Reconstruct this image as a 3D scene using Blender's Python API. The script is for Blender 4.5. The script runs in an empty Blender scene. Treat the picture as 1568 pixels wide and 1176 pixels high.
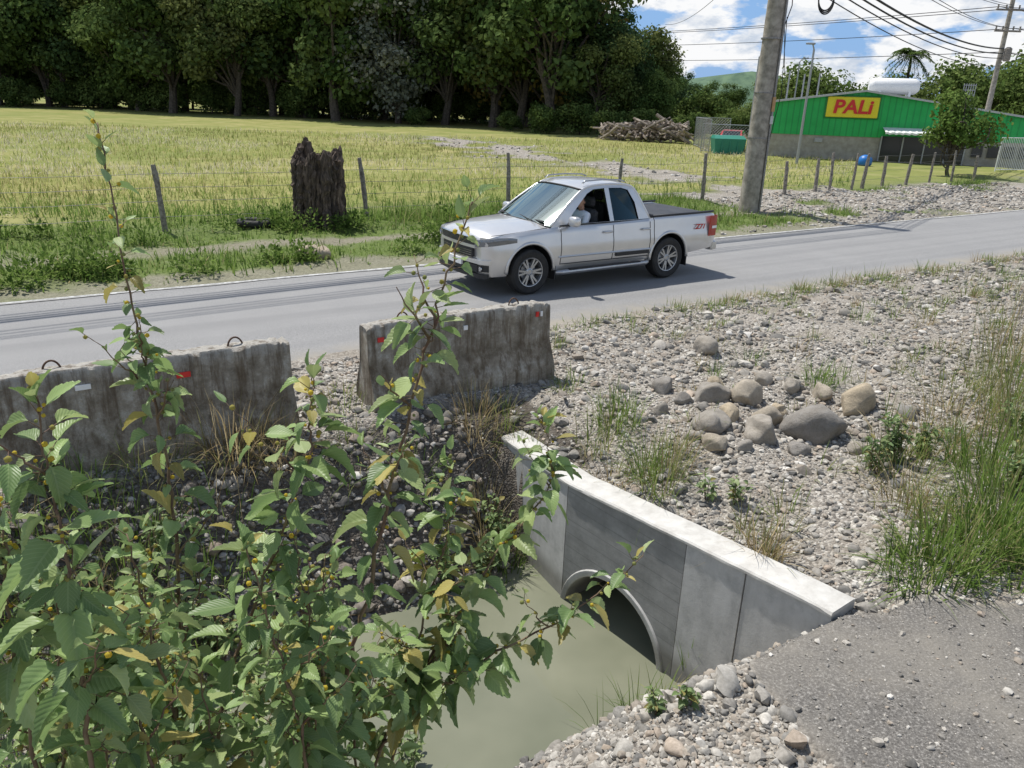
import bpy, bmesh, math, random
import numpy as np
from mathutils import Vector, Matrix
from mathutils.geometry import tessellate_polygon
rng=np.random.default_rng(7); random.seed(7)
scene=bpy.context.scene
R33=math.radians(33.2); U=np.array([math.cos(R33),math.sin(R33)]); N=np.array([-math.sin(R33),math.cos(R33)])
def W(q,s): return (q*U[0]+s*N[0], q*U[1]+s*N[1])
def QS(X,Y): return X*U[0]+Y*U[1], X*N[0]+Y*N[1]
# ------------------------------------------------------------ noise
_T=rng.random((256,256))
def vn(x,y,sc=1.0,o=0):
    x=np.asarray(x,float)*sc+o*17.3; y=np.asarray(y,float)*sc+o*9.1
    i=np.floor(x).astype(int); j=np.floor(y).astype(int); fx=x-i; fy=y-j
    fx=fx*fx*(3-2*fx); fy=fy*fy*(3-2*fy)
    a=_T[i%256,j%256];b=_T[(i+1)%256,j%256];c=_T[i%256,(j+1)%256];d=_T[(i+1)%256,(j+1)%256]
    return (a*(1-fx)+b*fx)*(1-fy)+(c*(1-fx)+d*fx)*fy
def sm(t): t=np.clip(t,0,1); return t*t*(3-2*t)
# ------------------------------------------------------------ mesh builder
class MB:
    def __init__(s): s.v=[];s.f=[];s.c=[];s.u=[];s.n=0
    def add(s,V,F,mat=0,col=(1,1,1),uv=None):
        V=np.asarray(V,float).reshape(-1,3)
        if not isinstance(F,list) or (len(F) and not hasattr(F[0],'shape')):
            groups={}
            for f in F: groups.setdefault(len(f),[]).append(list(f))
            F=[np.array(g) for g in groups.values()]
        for g in F: s.f.append((np.asarray(g)+s.n,mat))
        s.v.append(V); c=np.asarray(col,float)
        s.c.append(np.broadcast_to(c,(len(V),3)))
        s.u.append(np.zeros((len(V),2)) if uv is None else np.asarray(uv,float))
        s.n+=len(V)
    def build(s,name,mats,smooth=False,parent=None,sharp=None,loc=None,rotz=None):
        V=np.concatenate(s.v); C=np.concatenate(s.c); UV=np.concatenate(s.u)
        me=bpy.data.meshes.new(name)
        nl=sum(f.size for f,_ in s.f); nf=sum(len(f) for f,_ in s.f)
        me.vertices.add(len(V)); me.vertices.foreach_set('co',V.astype(np.float32).ravel())
        me.loops.add(nl); li=np.concatenate([f.ravel() for f,_ in s.f]).astype(np.int32)
        me.loops.foreach_set('vertex_index',li)
        me.polygons.add(nf); ls=[];mi=[];o=0
        for f,m in s.f:
            k=f.shape[1]; ls.append(o+np.arange(len(f))*k); o+=f.size; mi.append(np.full(len(f),m))
        me.polygons.foreach_set('loop_start',np.concatenate(ls).astype(np.int32))
        me.polygons.foreach_set('material_index',np.concatenate(mi).astype(np.int32))
        me.polygons.foreach_set('use_smooth',np.full(nf,bool(smooth)))
        for m in mats: me.materials.append(m)
        me.update(calc_edges=True)
        ca=me.color_attributes.new('tint','FLOAT_COLOR','POINT')
        ca.data.foreach_set('color',np.concatenate([C,np.ones((len(C),1))],1).astype(np.float32).ravel())
        ul=me.uv_layers.new(name='UVMap'); ul.data.foreach_set('uv',UV[li].astype(np.float32).ravel())
        me.validate()
        if sharp: me.set_sharp_from_angle(angle=math.radians(sharp))
        ob=bpy.data.objects.new(name,me); scene.collection.objects.link(ob)
        if parent: ob.parent=parent
        if loc is not None: ob.location=loc
        if rotz is not None: ob.rotation_euler=(0,0,rotz)
        return ob
def empty(name,loc=(0,0,0),rotz=0):
    e=bpy.data.objects.new(name,None); scene.collection.objects.link(e); e.location=loc; e.rotation_euler=(0,0,rotz); e.empty_display_size=.2; return e
def inst(mb,V,F,R,T,mat=0,col=None,uv=None):
    M=len(T); n=len(V)
    P=np.einsum('mij,nj->mni',R,V)+T[:,None,:]
    F=np.asarray(F); FF=(F[None]+(np.arange(M)*n)[:,None,None]).reshape(-1,F.shape[1])
    c=(1,1,1) if col is None else np.repeat(col,n,0)
    mb.add(P.reshape(-1,3),[FF],mat,c,None if uv is None else np.tile(uv,(M,1)))
def norm(a): return a/np.maximum(np.linalg.norm(a,axis=-1,keepdims=True),1e-9)
def frame(y,up):
    y=norm(y); x=norm(np.cross(y,up)); z=np.cross(x,y); return np.stack([x,y,z],-1)
def tube(P,r,n=6,cap=True):
    P=np.asarray(P,float); m=len(P); r=np.broadcast_to(np.asarray(r,float),(m,))
    d=norm(np.gradient(P,axis=0)); ref=np.array([0,0,1.]) if abs(d.mean(0)[2])<.85 else np.array([1.,0,0])
    a=norm(np.cross(d,ref)); b=np.cross(d,a)
    th=np.arange(n)*2*math.pi/n
    V=P[:,None]+r[:,None,None]*(np.cos(th)[None,:,None]*a[:,None]+np.sin(th)[None,:,None]*b[:,None])
    V=V.reshape(-1,3); i=np.arange(m-1)[:,None]*n; j=np.arange(n)[None]; j2=(j+1)%n
    F=np.stack([i+j,i+j2,i+n+j2,i+n+j],-1).reshape(-1,4)
    G=[F]
    if cap: G+= [np.array([list(range(n))[::-1]]),np.array([list(range((m-1)*n,m*n))])]
    return V,G
def box(c,sz,rz=0,bev=0):
    x,y,z=[k/2 for k in sz]
    if bev<=0:
        V=np.array([[a,b,d] for d in(-z,z) for a,b in((-x,-y),(x,-y),(x,y),(-x,y))],float)
        F=[[0,3,2,1],[4,5,6,7],[0,1,5,4],[1,2,6,5],[2,3,7,6],[3,0,4,7]]
    else:
        e=bev; V=[]
        for zz,ins in((-z,e),(-z+e,0),(z-e,0),(z,e)):
            X,Y=x-ins,y-ins
            V+=[[-X,-(Y-e),zz],[-(X-e),-Y,zz],[X-e,-Y,zz],[X,-(Y-e),zz],[X,Y-e,zz],[X-e,Y,zz],[-(X-e),Y,zz],[-X,Y-e,zz]]
        V=np.array(V); F=[list(range(8))[::-1],list(range(24,32))]
        for k in range(3):
            for j in range(8): F.append([k*8+j,k*8+(j+1)%8,(k+1)*8+(j+1)%8,(k+1)*8+j])
    c0,s0=math.cos(rz),math.sin(rz)
    V=np.stack([V[:,0]*c0-V[:,1]*s0,V[:,0]*s0+V[:,1]*c0,V[:,2]],-1)+np.array(c)
    return V,F
def gridmesh(P):
    a,b=P.shape[:2]; i=np.arange(a-1)[:,None]*b; j=np.arange(b-1)[None]
    F=np.stack([i+j,i+j+1,i+b+j+1,i+b+j],-1).reshape(-1,4); return P.reshape(-1,3),[F]
def ico(sub):
    bm=bmesh.new(); bmesh.ops.create_icosphere(bm,subdivisions=sub,radius=1)
    V=np.array([v.co[:] for v in bm.verts]); F=np.array([[v.index for v in f.verts] for f in bm.faces]); bm.free(); return V,F
ICO1=ico(1);ICO2=ico(2);ICO3=ico(3);ICO4=ico(4)
# ------------------------------------------------------------ materials
def newmat(name):
    m=bpy.data.materials.new(name); m.use_nodes=True; nt=m.node_tree; nt.nodes.clear()
    o=nt.nodes.new('ShaderNodeOutputMaterial'); b=nt.nodes.new('ShaderNodeBsdfPrincipled'); nt.links.new(b.outputs[0],o.inputs[0]); return m,nt,b,o
def noise(nt,sc,det=4,rough=.6,vec=None):
    n=nt.nodes.new('ShaderNodeTexNoise'); n.inputs['Scale'].default_value=sc; n.inputs['Detail'].default_value=det; n.inputs['Roughness'].default_value=rough
    if vec is not None: nt.links.new(vec,n.inputs['Vector'])
    return n.outputs[0]
def coord(nt,kind='Object'):
    return nt.nodes.new('ShaderNodeTexCoord').outputs[kind]
def ramp(nt,fac,stops):
    r=nt.nodes.new('ShaderNodeValToRGB'); e=r.color_ramp.elements
    while len(e)<len(stops): e.new(.5)
    for k,(p,c) in enumerate(stops): e[k].position=p; e[k].color=(*c,1) if len(c)==3 else c
    nt.links.new(fac,r.inputs[0]); return r.outputs[0]
def mixc(nt,fac,a,b,mode='MIX'):
    m=nt.nodes.new('ShaderNodeMix'); m.data_type='RGBA'; m.blend_type=mode
    for s,v in((m.inputs[0],fac),(m.inputs[6],a),(m.inputs[7],b)):
        if hasattr(v,'is_linked'): nt.links.new(v,s)
        elif isinstance(v,(int,float)): s.default_value=v
        else: s.default_value=(*v,1)
    return m.outputs[2]
def math_(nt,op,a,b=0.,clamp=False):
    m=nt.nodes.new('ShaderNodeMath'); m.operation=op; m.use_clamp=clamp
    for s,v in((m.inputs[0],a),(m.inputs[1],b)):
        if hasattr(v,'is_linked'): nt.links.new(v,s)
        else: s.default_value=v
    return m.outputs[0]
def bump(nt,b,h,strength,dist=.02):
    n=nt.nodes.new('ShaderNodeBump'); n.inputs['Strength'].default_value=strength; n.inputs['Distance'].default_value=dist
    nt.links.new(h,n.inputs['Height']); nt.links.new(n.outputs[0],b.inputs['Normal'])
def nmat(name,c1,c2,sc=8,rough=.7,metal=0,bmp=0,det=4,dist=.01,lo=.35,hi=.65,coat=0):
    m,nt,b,o=newmat(name); v=coord(nt); n=noise(nt,sc,det,vec=v)
    nt.links.new(ramp(nt,n,[(lo,c1),(hi,c2)]),b.inputs['Base Color'])
    b.inputs['Roughness'].default_value=rough; b.inputs['Metallic'].default_value=metal
    if coat: b.inputs['Coat Weight'].default_value=coat; b.inputs['Coat Roughness'].default_value=.05
    if bmp: bump(nt,b,noise(nt,sc*3,4,.7,v),bmp,dist)
    return m
def leafmat(name,trans=.35,rough=.5,veins=False,spec=.3):
    m,nt,b,o=newmat(name); a=nt.nodes.new('ShaderNodeAttribute'); a.attribute_name='tint'; col=a.outputs['Color']
    if veins:
        uv=nt.nodes.new('ShaderNodeUVMap'); sp=nt.nodes.new('ShaderNodeSeparateXYZ'); nt.links.new(uv.outputs[0],sp.inputs[0])
        ax=math_(nt,'ABSOLUTE',sp.outputs[0]); t=math_(nt,'SUBTRACT',sp.outputs[1],math_(nt,'MULTIPLY',ax,1.4))
        w=math_(nt,'ABSOLUTE',math_(nt,'SUBTRACT',math_(nt,'FRACT',math_(nt,'MULTIPLY',t,9.)),.5))
        side=math_(nt,'LESS_THAN',w,.06); mid=math_(nt,'LESS_THAN',ax,.016)
        vv=math_(nt,'MAXIMUM',side,mid)
        col=mixc(nt,math_(nt,'MULTIPLY',vv,.35),col,mixc(nt,.5,col,(.6,.7,.35)))
        bump(nt,b,w,.45,.002)
        ns=noise(nt,11,2,vec=coord(nt)); col=mixc(nt,math_(nt,'MULTIPLY',ns,.2),col,(.05,.08,.02))
        b.inputs['Roughness'].default_value=rough; b.inputs['Specular IOR Level'].default_value=spec; nt.links.new(col,b.inputs['Base Color'])
    else:
        nt.nodes.remove(b); b=nt.nodes.new('ShaderNodeBsdfDiffuse'); nt.links.new(col,b.inputs[0])
    tr=nt.nodes.new('ShaderNodeBsdfTranslucent'); nt.links.new(col,tr.inputs[0])
    mx=nt.nodes.new('ShaderNodeMixShader'); mx.inputs[0].default_value=trans
    nt.links.new(b.outputs[0],mx.inputs[1]); nt.links.new(tr.outputs[0],mx.inputs[2]); nt.links.new(mx.outputs[0],o.inputs[0]); return m
M_leaf=leafmat('shrub_leaf',.34,.42,True,.4)
M_grass=leafmat('grass_blade',.45)
M_tleaf=leafmat('tree_foliage',.3)
def stonemat():
    m,nt,b,o=newmat('stone'); nt.nodes.remove(b); b=nt.nodes.new('ShaderNodeBsdfDiffuse'); nt.links.new(b.outputs[0],o.inputs[0]); a=nt.nodes.new('ShaderNodeAttribute'); a.attribute_name='tint'; v=coord(nt)
    n=noise(nt,45,3,.7,v); c=mixc(nt,ramp(nt,n,[(.3,(0,)*3),(.7,(1,)*3)]),mixc(nt,.4,a.outputs['Color'],(.05,.045,.035)),mixc(nt,.12,a.outputs['Color'],(.6,.57,.52)))
    nt.links.new(c,b.inputs[0]); return m
M_stone=stonemat()
def bouldermat():
    m,nt,b,o=newmat('boulder_stone'); a=nt.nodes.new('ShaderNodeAttribute'); a.attribute_name='tint'; v=coord(nt)
    n=noise(nt,6,6,.7,v); f=noise(nt,60,4,.8,v); c=mixc(nt,ramp(nt,n,[(.35,(0,)*3),(.65,(1,)*3)]),mixc(nt,.5,a.outputs['Color'],(.14,.115,.08)),a.outputs['Color'])
    c=mixc(nt,ramp(nt,f,[(.5,(0,)*3),(.75,(.5,)*3)]),c,(.08,.075,.065)); nt.links.new(c,b.inputs['Base Color']); b.inputs['Roughness'].default_value=.9; bump(nt,b,math_(nt,'ADD',n,math_(nt,'MULTIPLY',f,.5)),.8,.03); return m
M_boulder=bouldermat()
M_bark=nmat('bark',(.04,.032,.024),(.12,.10,.08),6,.9)
M_stem=nmat('shrub_stem',(.11,.055,.035),(.20,.15,.08),20,.7)
M_wood=nmat('weathered_wood',(.14,.12,.10),(.32,.29,.25),15,.9,bmp=.6)
M_wire=nmat('galvanised_wire',(.2,.19,.18),(.3,.29,.28),20,.5,.8)
M_black=nmat('black_rubber',(.012,.012,.012),(.028,.027,.025),12,.75)
def plain(name,c,rough=.4,metal=0,coat=0):
    return nmat(name,tuple(k*.92 for k in c),tuple(min(1,k*1.05) for k in c),14,rough,metal,coat=coat,det=2)
# ------------------------------------------------------------ terrain
PW,PZ,PR=1.93,-1.54,.60
def qwall(s): return 3.82+(6.29-s)/3.9*.38
def zpad(X,Y):
    wob=.16*(vn(X,Y,3.5,21)-.5)+.09*(vn(X,Y,11,22)-.5)
    return sm((X-1.55+wob*1.5-.12*np.sin(Y*3)-.25*np.abs(Y-3.6))/.12)*sm((4.5+wob+.05*np.sin(X*5)-Y)/.12)
def hgt(X,Y):
    X=np.asarray(X,float);Y=np.asarray(Y,float); q,s=QS(X,Y)
    A=np.interp(s,[-3,-.5,.8,3.5,3.8,5.3,5.6,6.55,6.85,30],[1.4,1.35,1.0,-1.5,-1.8,-1.8,-1.5,-.2,0,0])
    B=np.interp(s,[-3,0,1.6,2.35,3.55,3.8,5.3,5.6,6.55,6.85,30],[.1,.02,0,-.05,-1.5,-1.8,-1.8,-1.5,-.2,0,0])
    t=sm((q-1.5)/1.4); z=A*(1-t)+B*t
    fill=sm((1.0-q)/1.6); z=np.where((s>2)&(s<6.8),np.maximum(z,-1.8+fill*(.75+.35*vn(X,Y,.9,3))),z)
    zt=-.36+np.clip((6.29-s)/3.9,0,1)*.24
    bk=np.interp(q-qwall(s),[0.1,1.6],[0,1]); zb=zt*(1-sm(bk))
    back=(q>qwall(s)+.15)&(s<6.3); z=np.where(back,np.where(s>2.2,zb,np.minimum(0.02,zb*0+0)),z)
    side=(s>=6.3)&(s<6.85)&(q>3.3); z=np.where(side,z*(1-sm((q-3.6)/1.3))+(-.12)*(1-sm((q-3.9)/1.3))*sm((q-3.6)/1.),z)
    d=np.minimum(np.abs(s-11.3)-2.5,3); am=sm(d/1.5)
    pad=zpad(X,Y)
    nz=(vn(X,Y,1.3)-.5)*.14+(vn(X,Y,4,1)-.5)*.05+(vn(X,Y,11,2)-.5)*.02
    near=(np.abs(X)<40)&(Y<60)
    z=z+np.where(near,nz*np.maximum(am,0)*(1-pad*.93),0)
    z=z+np.where(near&(s<8.5),.22*sm((q-6)/5)*sm((8.0-s)/3)*sm((Y-3.5)/3),0)
    z=np.where(d<.4,np.minimum(z,-.02),z)
    z=np.where(np.abs(s-11.3)<2.55,-.035,z)
    return z
def cat(*a): return np.unique(np.round(np.concatenate(a),4))
xs=cat(-np.geomspace(40,2500,14),np.arange(-40,-7,1.),np.arange(-7,9,.06),np.arange(9,22,.3),np.arange(22,60,1.),np.geomspace(60,2500,14))
ys=cat(np.array([-400,-100,-30,-10,-5,-3,-2.]),np.arange(-1.5,1,.25),np.arange(1,11,.06),np.arange(11,32,.3),np.arange(32,75,1.),np.geomspace(75,3000,16))
GX,GY=np.meshgrid(xs,ys,indexing='ij'); GZ=hgt(GX,GY)
def segd(X,Y,pts):
    best=np.full(np.shape(X),1e9)
    for (x0,y0),(x1,y1) in zip(pts[:-1],pts[1:]):
        dx,dy=x1-x0,y1-y0; t=np.clip(((X-x0)*dx+(Y-y0)*dy)/(dx*dx+dy*dy),0,1); best=np.minimum(best,np.hypot(X-x0-t*dx,Y-y0-t*dy))
    return best
TRACK=[(-6,63),(-1,52),(2.6,43),(6,36),(8.5,30.5),(14,29.5),(22,35),(34,46)]
def zones(X,Y):
    q,s=QS(X,Y)
    tr=sm((2.4+3.2*(vn(X,Y,.5,5)-.5)*2-segd(X,Y,TRACK))/1.2)
    sideg=sm((q-19)/3)*((s>13.6)&(s<19.5))*sm((vn(X,Y,.7,6)-.3)/.2)
    grav=np.where(s<9.5,1.,0)
    path=sm((.55-np.abs(s-16.7))/.25)*(s>13)
    edge=((s>13.4)&(s<14.2+.5*vn(X,Y,1.5,8)))*1.
    G=np.where(s>=9.5,np.clip(1-tr-sideg-path*.8-edge*.7,0,1),0)
    gravel=np.clip(grav+np.where(s>=9.5,np.maximum(tr,sideg)+edge*.3,0),0,1)
    B=sm((s-19.2-1.2*vn(X,Y,.5,9))/2.5)*G
    return gravel,G,B
g1,g2,g3=zones(GX,GY)
pad=zpad(GX,GY)
_q,_s=QS(GX,GY); bank_shade=((_s>5.4)&(_s<6.9)&(_q<4.6)).astype(float)*sm((6.95-_s)/.25)  # mask for the shade painted on the ditch bank below the barriers
Pm=np.stack([GX,GY,GZ],-1); V,F=gridmesh(Pm); F=F[0][:,::-1]
vw=(V[:,0]+.25)*.626+(V[:,1]-7.35)*-.780; zr=V[F][:,:,2]; steep=(zr.max(1)-zr.min(1))>.3; wc=vw[F].mean(1); fc=V[F].mean(1)
kill=steep&(wc>PW-.78)&(wc<PW+.78)&(np.abs((fc[:,0]+.25)*-.78+(fc[:,1]-7.35)*-.626)<.7); F=F[~kill]
isf=(g3.reshape(-1)[F].min(1)>.985)
mb=MB(); mb.add(V,[F[~isf]],0,np.stack([g1,g2,g3],-1).reshape(-1,3),np.stack([pad,bank_shade],-1).reshape(-1,2)); mb.f.append((F[isf],1))
def drycol(nt,v):
    f0=noise(nt,.06,3,.6,v); f1=noise(nt,.5,5,.7,v)
    dry=ramp(nt,f1,[(.3,(.17,.19,.05)),(.5,(.26,.255,.09)),(.7,(.38,.335,.16))])
    return mixc(nt,ramp(nt,f0,[(.4,(0,)*3),(.6,(.6,)*3)]),dry,(.16,.20,.055))
def groundmat():
    m,nt,b,o=newmat('ground_soil_gravel_grass'); v=coord(nt)
    a=nt.nodes.new('ShaderNodeAttribute'); a.attribute_name='tint'; sp=nt.nodes.new('ShaderNodeSeparateColor'); nt.links.new(a.outputs['Color'],sp.inputs[0])
    uv=nt.nodes.new('ShaderNodeUVMap'); su=nt.nodes.new('ShaderNodeSeparateXYZ'); nt.links.new(uv.outputs[0],su.inputs[0])
    n1=noise(nt,1.2,4,.65,v); n2=noise(nt,16,4,.75,v)
    dirt=ramp(nt,n2,[(.3,(.17,.145,.11)),(.7,(.37,.33,.27))])
    vo=nt.nodes.new('ShaderNodeTexVoronoi'); vo.inputs['Scale'].default_value=46; nt.links.new(v,vo.inputs['Vector'])
    sc=nt.nodes.new('ShaderNodeSeparateColor'); nt.links.new(vo.outputs['Color'],sc.inputs[0])
    peb=ramp(nt,sc.outputs[0],[(0,(.12,.11,.10)),(.35,(.27,.245,.215)),(.7,(.41,.38,.33)),(1,(.60,.57,.51))])
    peb=mixc(nt,ramp(nt,n1,[(.38,(.05,.05,.05)),(.65,(.7,.7,.7))]),peb,dirt)
    peb=mixc(nt,math_(nt,'MULTIPLY',su.outputs[1],.75),peb,(.045,.036,.027))  # bank's shade mixed into the soil colour as dark brown
    lush=ramp(nt,n2,[(.25,(.06,.095,.022)),(.55,(.14,.19,.05)),(.8,(.22,.24,.09))])
    dry=drycol(nt,v)
    col=mixc(nt,sp.outputs[0],dirt,peb)
    col=mixc(nt,math_(nt,'MULTIPLY',sp.outputs[1],ramp(nt,n1,[(.3,(.75,)*3),(.5,(1,)*3)])),col,lush)
    col=mixc(nt,sp.outputs[2],col,dry)
    asp=ramp(nt,noise(nt,60,3,.85,v),[(.35,(.08,.075,.068)),(.55,(.17,.16,.145)),(.70,(.40,.38,.345))])
    asp=mixc(nt,ramp(nt,n1,[(.42,(0,0,0)),(.7,(.7,.7,.7))]),asp,(.25,.23,.195))
    col=mixc(nt,su.outputs[0],col,asp)
    nt.links.new(col,b.inputs['Base Color']); b.inputs['Roughness'].default_value=.95; b.inputs['Specular IOR Level'].default_value=.2
    h=math_(nt,'ADD',math_(nt,'MULTIPLY',math_(nt,'MULTIPLY',vo.outputs['Distance'],-1.5),math_(nt,'SUBTRACT',1.,su.outputs[0])),n2)
    bump(nt,b,h,.7,.018); return m
def fieldmat():
    m,nt,b,o=newmat('meadow_grass'); v=coord(nt); nt.links.new(drycol(nt,v),b.inputs['Base Color']); b.inputs['Roughness'].default_value=1; b.inputs['Specular IOR Level'].default_value=.1; return m
ground=mb.build('ground',[groundmat(),fieldmat()],smooth=True)
# water
mb=MB(); pts=[W(-9,3.0),W(7,3.0),W(7,6.2),W(-9,6.2)]
mb.add([[x,y,-1.45] for x,y in pts],[[0,1,2,3]])
m,nt,b,o=newmat('murky_water'); v=coord(nt)
nt.links.new(ramp(nt,noise(nt,1.1,3,.5,v),[(.3,(.155,.165,.115)),(.7,(.225,.23,.165))]),b.inputs['Base Color']); b.inputs['Roughness'].default_value=.05; b.inputs['IOR'].default_value=1.33
bump(nt,b,noise(nt,4,3,.5,v),.08,.02); mb.build('water',[m])
# road
qs=np.concatenate([np.arange(-70,45,.25),np.arange(45,400,6)]); ss=np.linspace(0,1,13)
near=8.93+.16*(vn(qs,qs*0,1.1,1)-.5)*2+.08*(vn(qs,qs*0,5,1)-.5); far_=13.72+.09*(vn(qs,qs*0,.9,2)-.5)*2
S=near[:,None]*(1-ss)+far_[:,None]*ss; Q=np.repeat(qs[:,None],13,1)
X,Y=Q*U[0]+S*N[0],Q*U[1]+S*N[1]; Z=.0+.012*np.sin(ss*math.pi)[None]+0*X; Z[:,0]=-.04;Z[:,-1]=-.04
mb=MB(); V,F=gridmesh(np.stack([X,Y,Z],-1)); F=[f[:,::-1] for f in F]; mb.add(V,F,0,(1,1,1),np.stack([Q,S],-1).reshape(-1,2))
m,nt,b,o=newmat('asphalt'); v=coord(nt); uv=nt.nodes.new('ShaderNodeUVMap')
fine=noise(nt,90,3,.8,v); big=noise(nt,.8,5,.65,v)
col=ramp(nt,fine,[(.3,(.11,.11,.108)),(.5,(.23,.228,.222)),(.72,(.42,.415,.405))])
col=mixc(nt,ramp(nt,big,[(.35,(0,0,0)),(.7,(.45,.45,.45))]),col,(.30,.295,.285))
mp=nt.nodes.new('ShaderNodeMapping'); mp.inputs['Scale'].default_value=(.03,1.4,1); nt.links.new(uv.outputs[0],mp.inputs[0])
st=noise(nt,1.6,3,.5,mp.outputs[0]); col=mixc(nt,ramp(nt,st,[(.45,(0,0,0)),(.65,(.3,.3,.3))]),col,(.15,.15,.15))
sp=nt.nodes.new('ShaderNodeSeparateXYZ'); nt.links.new(uv.outputs[0],sp.inputs[0])
ed=math_(nt,'MULTIPLY',math_(nt,'SUBTRACT',9.45,sp.outputs[1]),2.2,True); ed=math_(nt,'MULTIPLY',ed,ramp(nt,noise(nt,3,4,.7,v),[(.35,(.2,)*3),(.6,(1,)*3)]))
col=mixc(nt,ed,col,(.31,.28,.225))
nt.links.new(col,b.inputs['Base Color']); b.inputs['Roughness'].default_value=.85; bump(nt,b,fine,.4,.006)
mb.build('road',[m],smooth=True)
mb=MB(); qs2=np.arange(-70,45,.25); P=np.array([[W(qq,13.42)+(.012,),W(qq,13.52)+(.010,)] for qq in qs2]); V,F=gridmesh(P); mb.add(V,[f[:,::-1] for f in F])
m,nt,b,o=newmat('worn_line_paint'); v=coord(nt); n=noise(nt,9,6,.8,v)
nt.links.new(ramp(nt,n,[(.44,(.26,.26,.25)),(.6,(.58,.58,.56))]),b.inputs['Base Color']); b.inputs['Roughness'].default_value=.8; mb.build('road_edge_line',[m])
# ------------------------------------------------------------ stones
def stone_templates(base,n,seed,amp=.13,zs=(.4,.75),cuts=4):
    r=np.random.default_rng(seed); out=[]
    for k in range(n):
        V=base[0].copy(); d=r.normal(size=(5,3))
        for a in d: V+=amp*np.sin(V@a*2+r.random()*6)[:,None]*norm(V)
        for _ in range(cuts):
            a=norm(r.normal(size=3)); h=r.uniform(.62,.9); pr=V@a; V-=np.maximum(pr-h,0)[:,None]*a*.85
        V*=np.array([1,r.uniform(.6,.95),r.uniform(*zs)]); out.append(V)
    return out
def stonecol(M,bright=1):
    pal=np.array([[.33,.31,.275],[.44,.41,.36],[.24,.23,.21],[.56,.53,.47],[.38,.33,.27],[.15,.147,.14],[.46,.38,.30],[.68,.65,.59]])
    return pal[rng.choice(8,M,p=[.20,.19,.13,.14,.13,.09,.06,.06])]*rng.uniform(.78,1.15,(M,1))*bright
def scatter_stones(mb,X,Y,size,base,sink=.2,bright=1.):
    T=stone_templates(base,8,3); k=rng.integers(0,8,len(X)); Z=hgt(X,Y)
    for j in range(8):
        i=np.where(k==j)[0]; M=len(i)
        if not M: continue
        th=rng.random(M)*6.283; t1=rng.normal(size=M)*.35; c,s_=np.cos(th),np.sin(th)
        Rz=np.zeros((M,3,3)); Rz[:,0,0]=c;Rz[:,0,1]=-s_;Rz[:,1,0]=s_;Rz[:,1,1]=c;Rz[:,2,2]=1
        Rx=np.zeros((M,3,3)); ct,st_=np.cos(t1),np.sin(t1); Rx[:,0,0]=1;Rx[:,1,1]=ct;Rx[:,1,2]=-st_;Rx[:,2,1]=st_;Rx[:,2,2]=ct
        R=(Rz@Rx)*size[i][:,None,None]
        inst(mb,T[j],base[1],R,np.stack([X[i],Y[i],Z[i]+size[i]*sink],-1),0,stonecol(M,bright))
def gravel_ok(X,Y,lo=.10,k=1.):
    q,s=QS(X,Y); z=hgt(X,Y); d=vn(X,Y,.9,11)*.6+vn(X,Y,2.7,12)*.4
    bank=(s>5.4)&(s<6.9)&(q<4.3)
    return (s<8.75+.35*(vn(X,Y,2,4)-.3))&(zpad(X,Y)<.3)&(z>-1.5)&~((np.abs(q-qwall(s)-.15)<.2)&(s<6.3)&(s>2.3))&(rng.random(len(X))<np.clip(.5+2.2*(d-.33),lo,1))&~(bank&(rng.random(len(X))<.6))
mb=MB()
n=88000; Y=2.4+16*rng.random(n)**1.45; X=rng.uniform(-.75,.75,n)*Y*1.05+.3; ok=gravel_ok(X,Y,.15); X,Y=X[ok],Y[ok]
sz=np.exp(rng.normal(math.log(.0135),.5,len(X)))*(1+np.maximum(Y-4,0)*.065); scatter_stones(mb,X,Y,sz,ICO1)
n=9500; Y=2.4+14*rng.random(n)**1.05; X=rng.uniform(-.75,.75,n)*Y*1.05+.3; ok=gravel_ok(X,Y,.2); X,Y=X[ok],Y[ok]
sz=np.clip(np.exp(rng.normal(math.log(.028),.45,len(X)))*(1+np.maximum(Y-5,0)*.035),.012,.11); scatter_stones(mb,X,Y,sz,ICO2)
X=rng.uniform(1.6,5,3000);Y=rng.uniform(2,4.5,3000); scatter_stones(mb,X,Y,np.exp(rng.normal(math.log(.005),.75,3000)).clip(0,.035),ICO1,.3)
n=6500; q=rng.uniform(14,40,n); s_=rng.uniform(13.8,20,n); X,Y=q*U[0]+s_*N[0],q*U[1]+s_*N[1]; g,_,_=zones(X,Y); ok=rng.random(n)<g*.8; scatter_stones(mb,X[ok],Y[ok],rng.uniform(.03,.09,ok.sum()),ICO1,.2,1.1)
n=3000; X=rng.uniform(-8,24,n);Y=rng.uniform(28,64,n); g,_,_=zones(X,Y); ok=(rng.random(n)<g*.8)&(QS(X,Y)[1]>19); scatter_stones(mb,X[ok],Y[ok],rng.uniform(.05,.12,ok.sum()),ICO1,.1,1.1)
n=1500; q=rng.uniform(-.5,4.1,n); s_=rng.uniform(5.5,6.8,n); X,Y=q*U[0]+s_*N[0],q*U[1]+s_*N[1]; ok=(q<qwall(s_)-.05); scatter_stones(mb,X[ok],Y[ok],np.clip(np.exp(rng.normal(math.log(.030),.5,ok.sum())),.015,.1),ICO2,.2,.6)  # bank rubble, tint darkened to paint in the bank's shade
mb.build('gravel',[M_stone],smooth=True,sharp=46)
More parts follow.
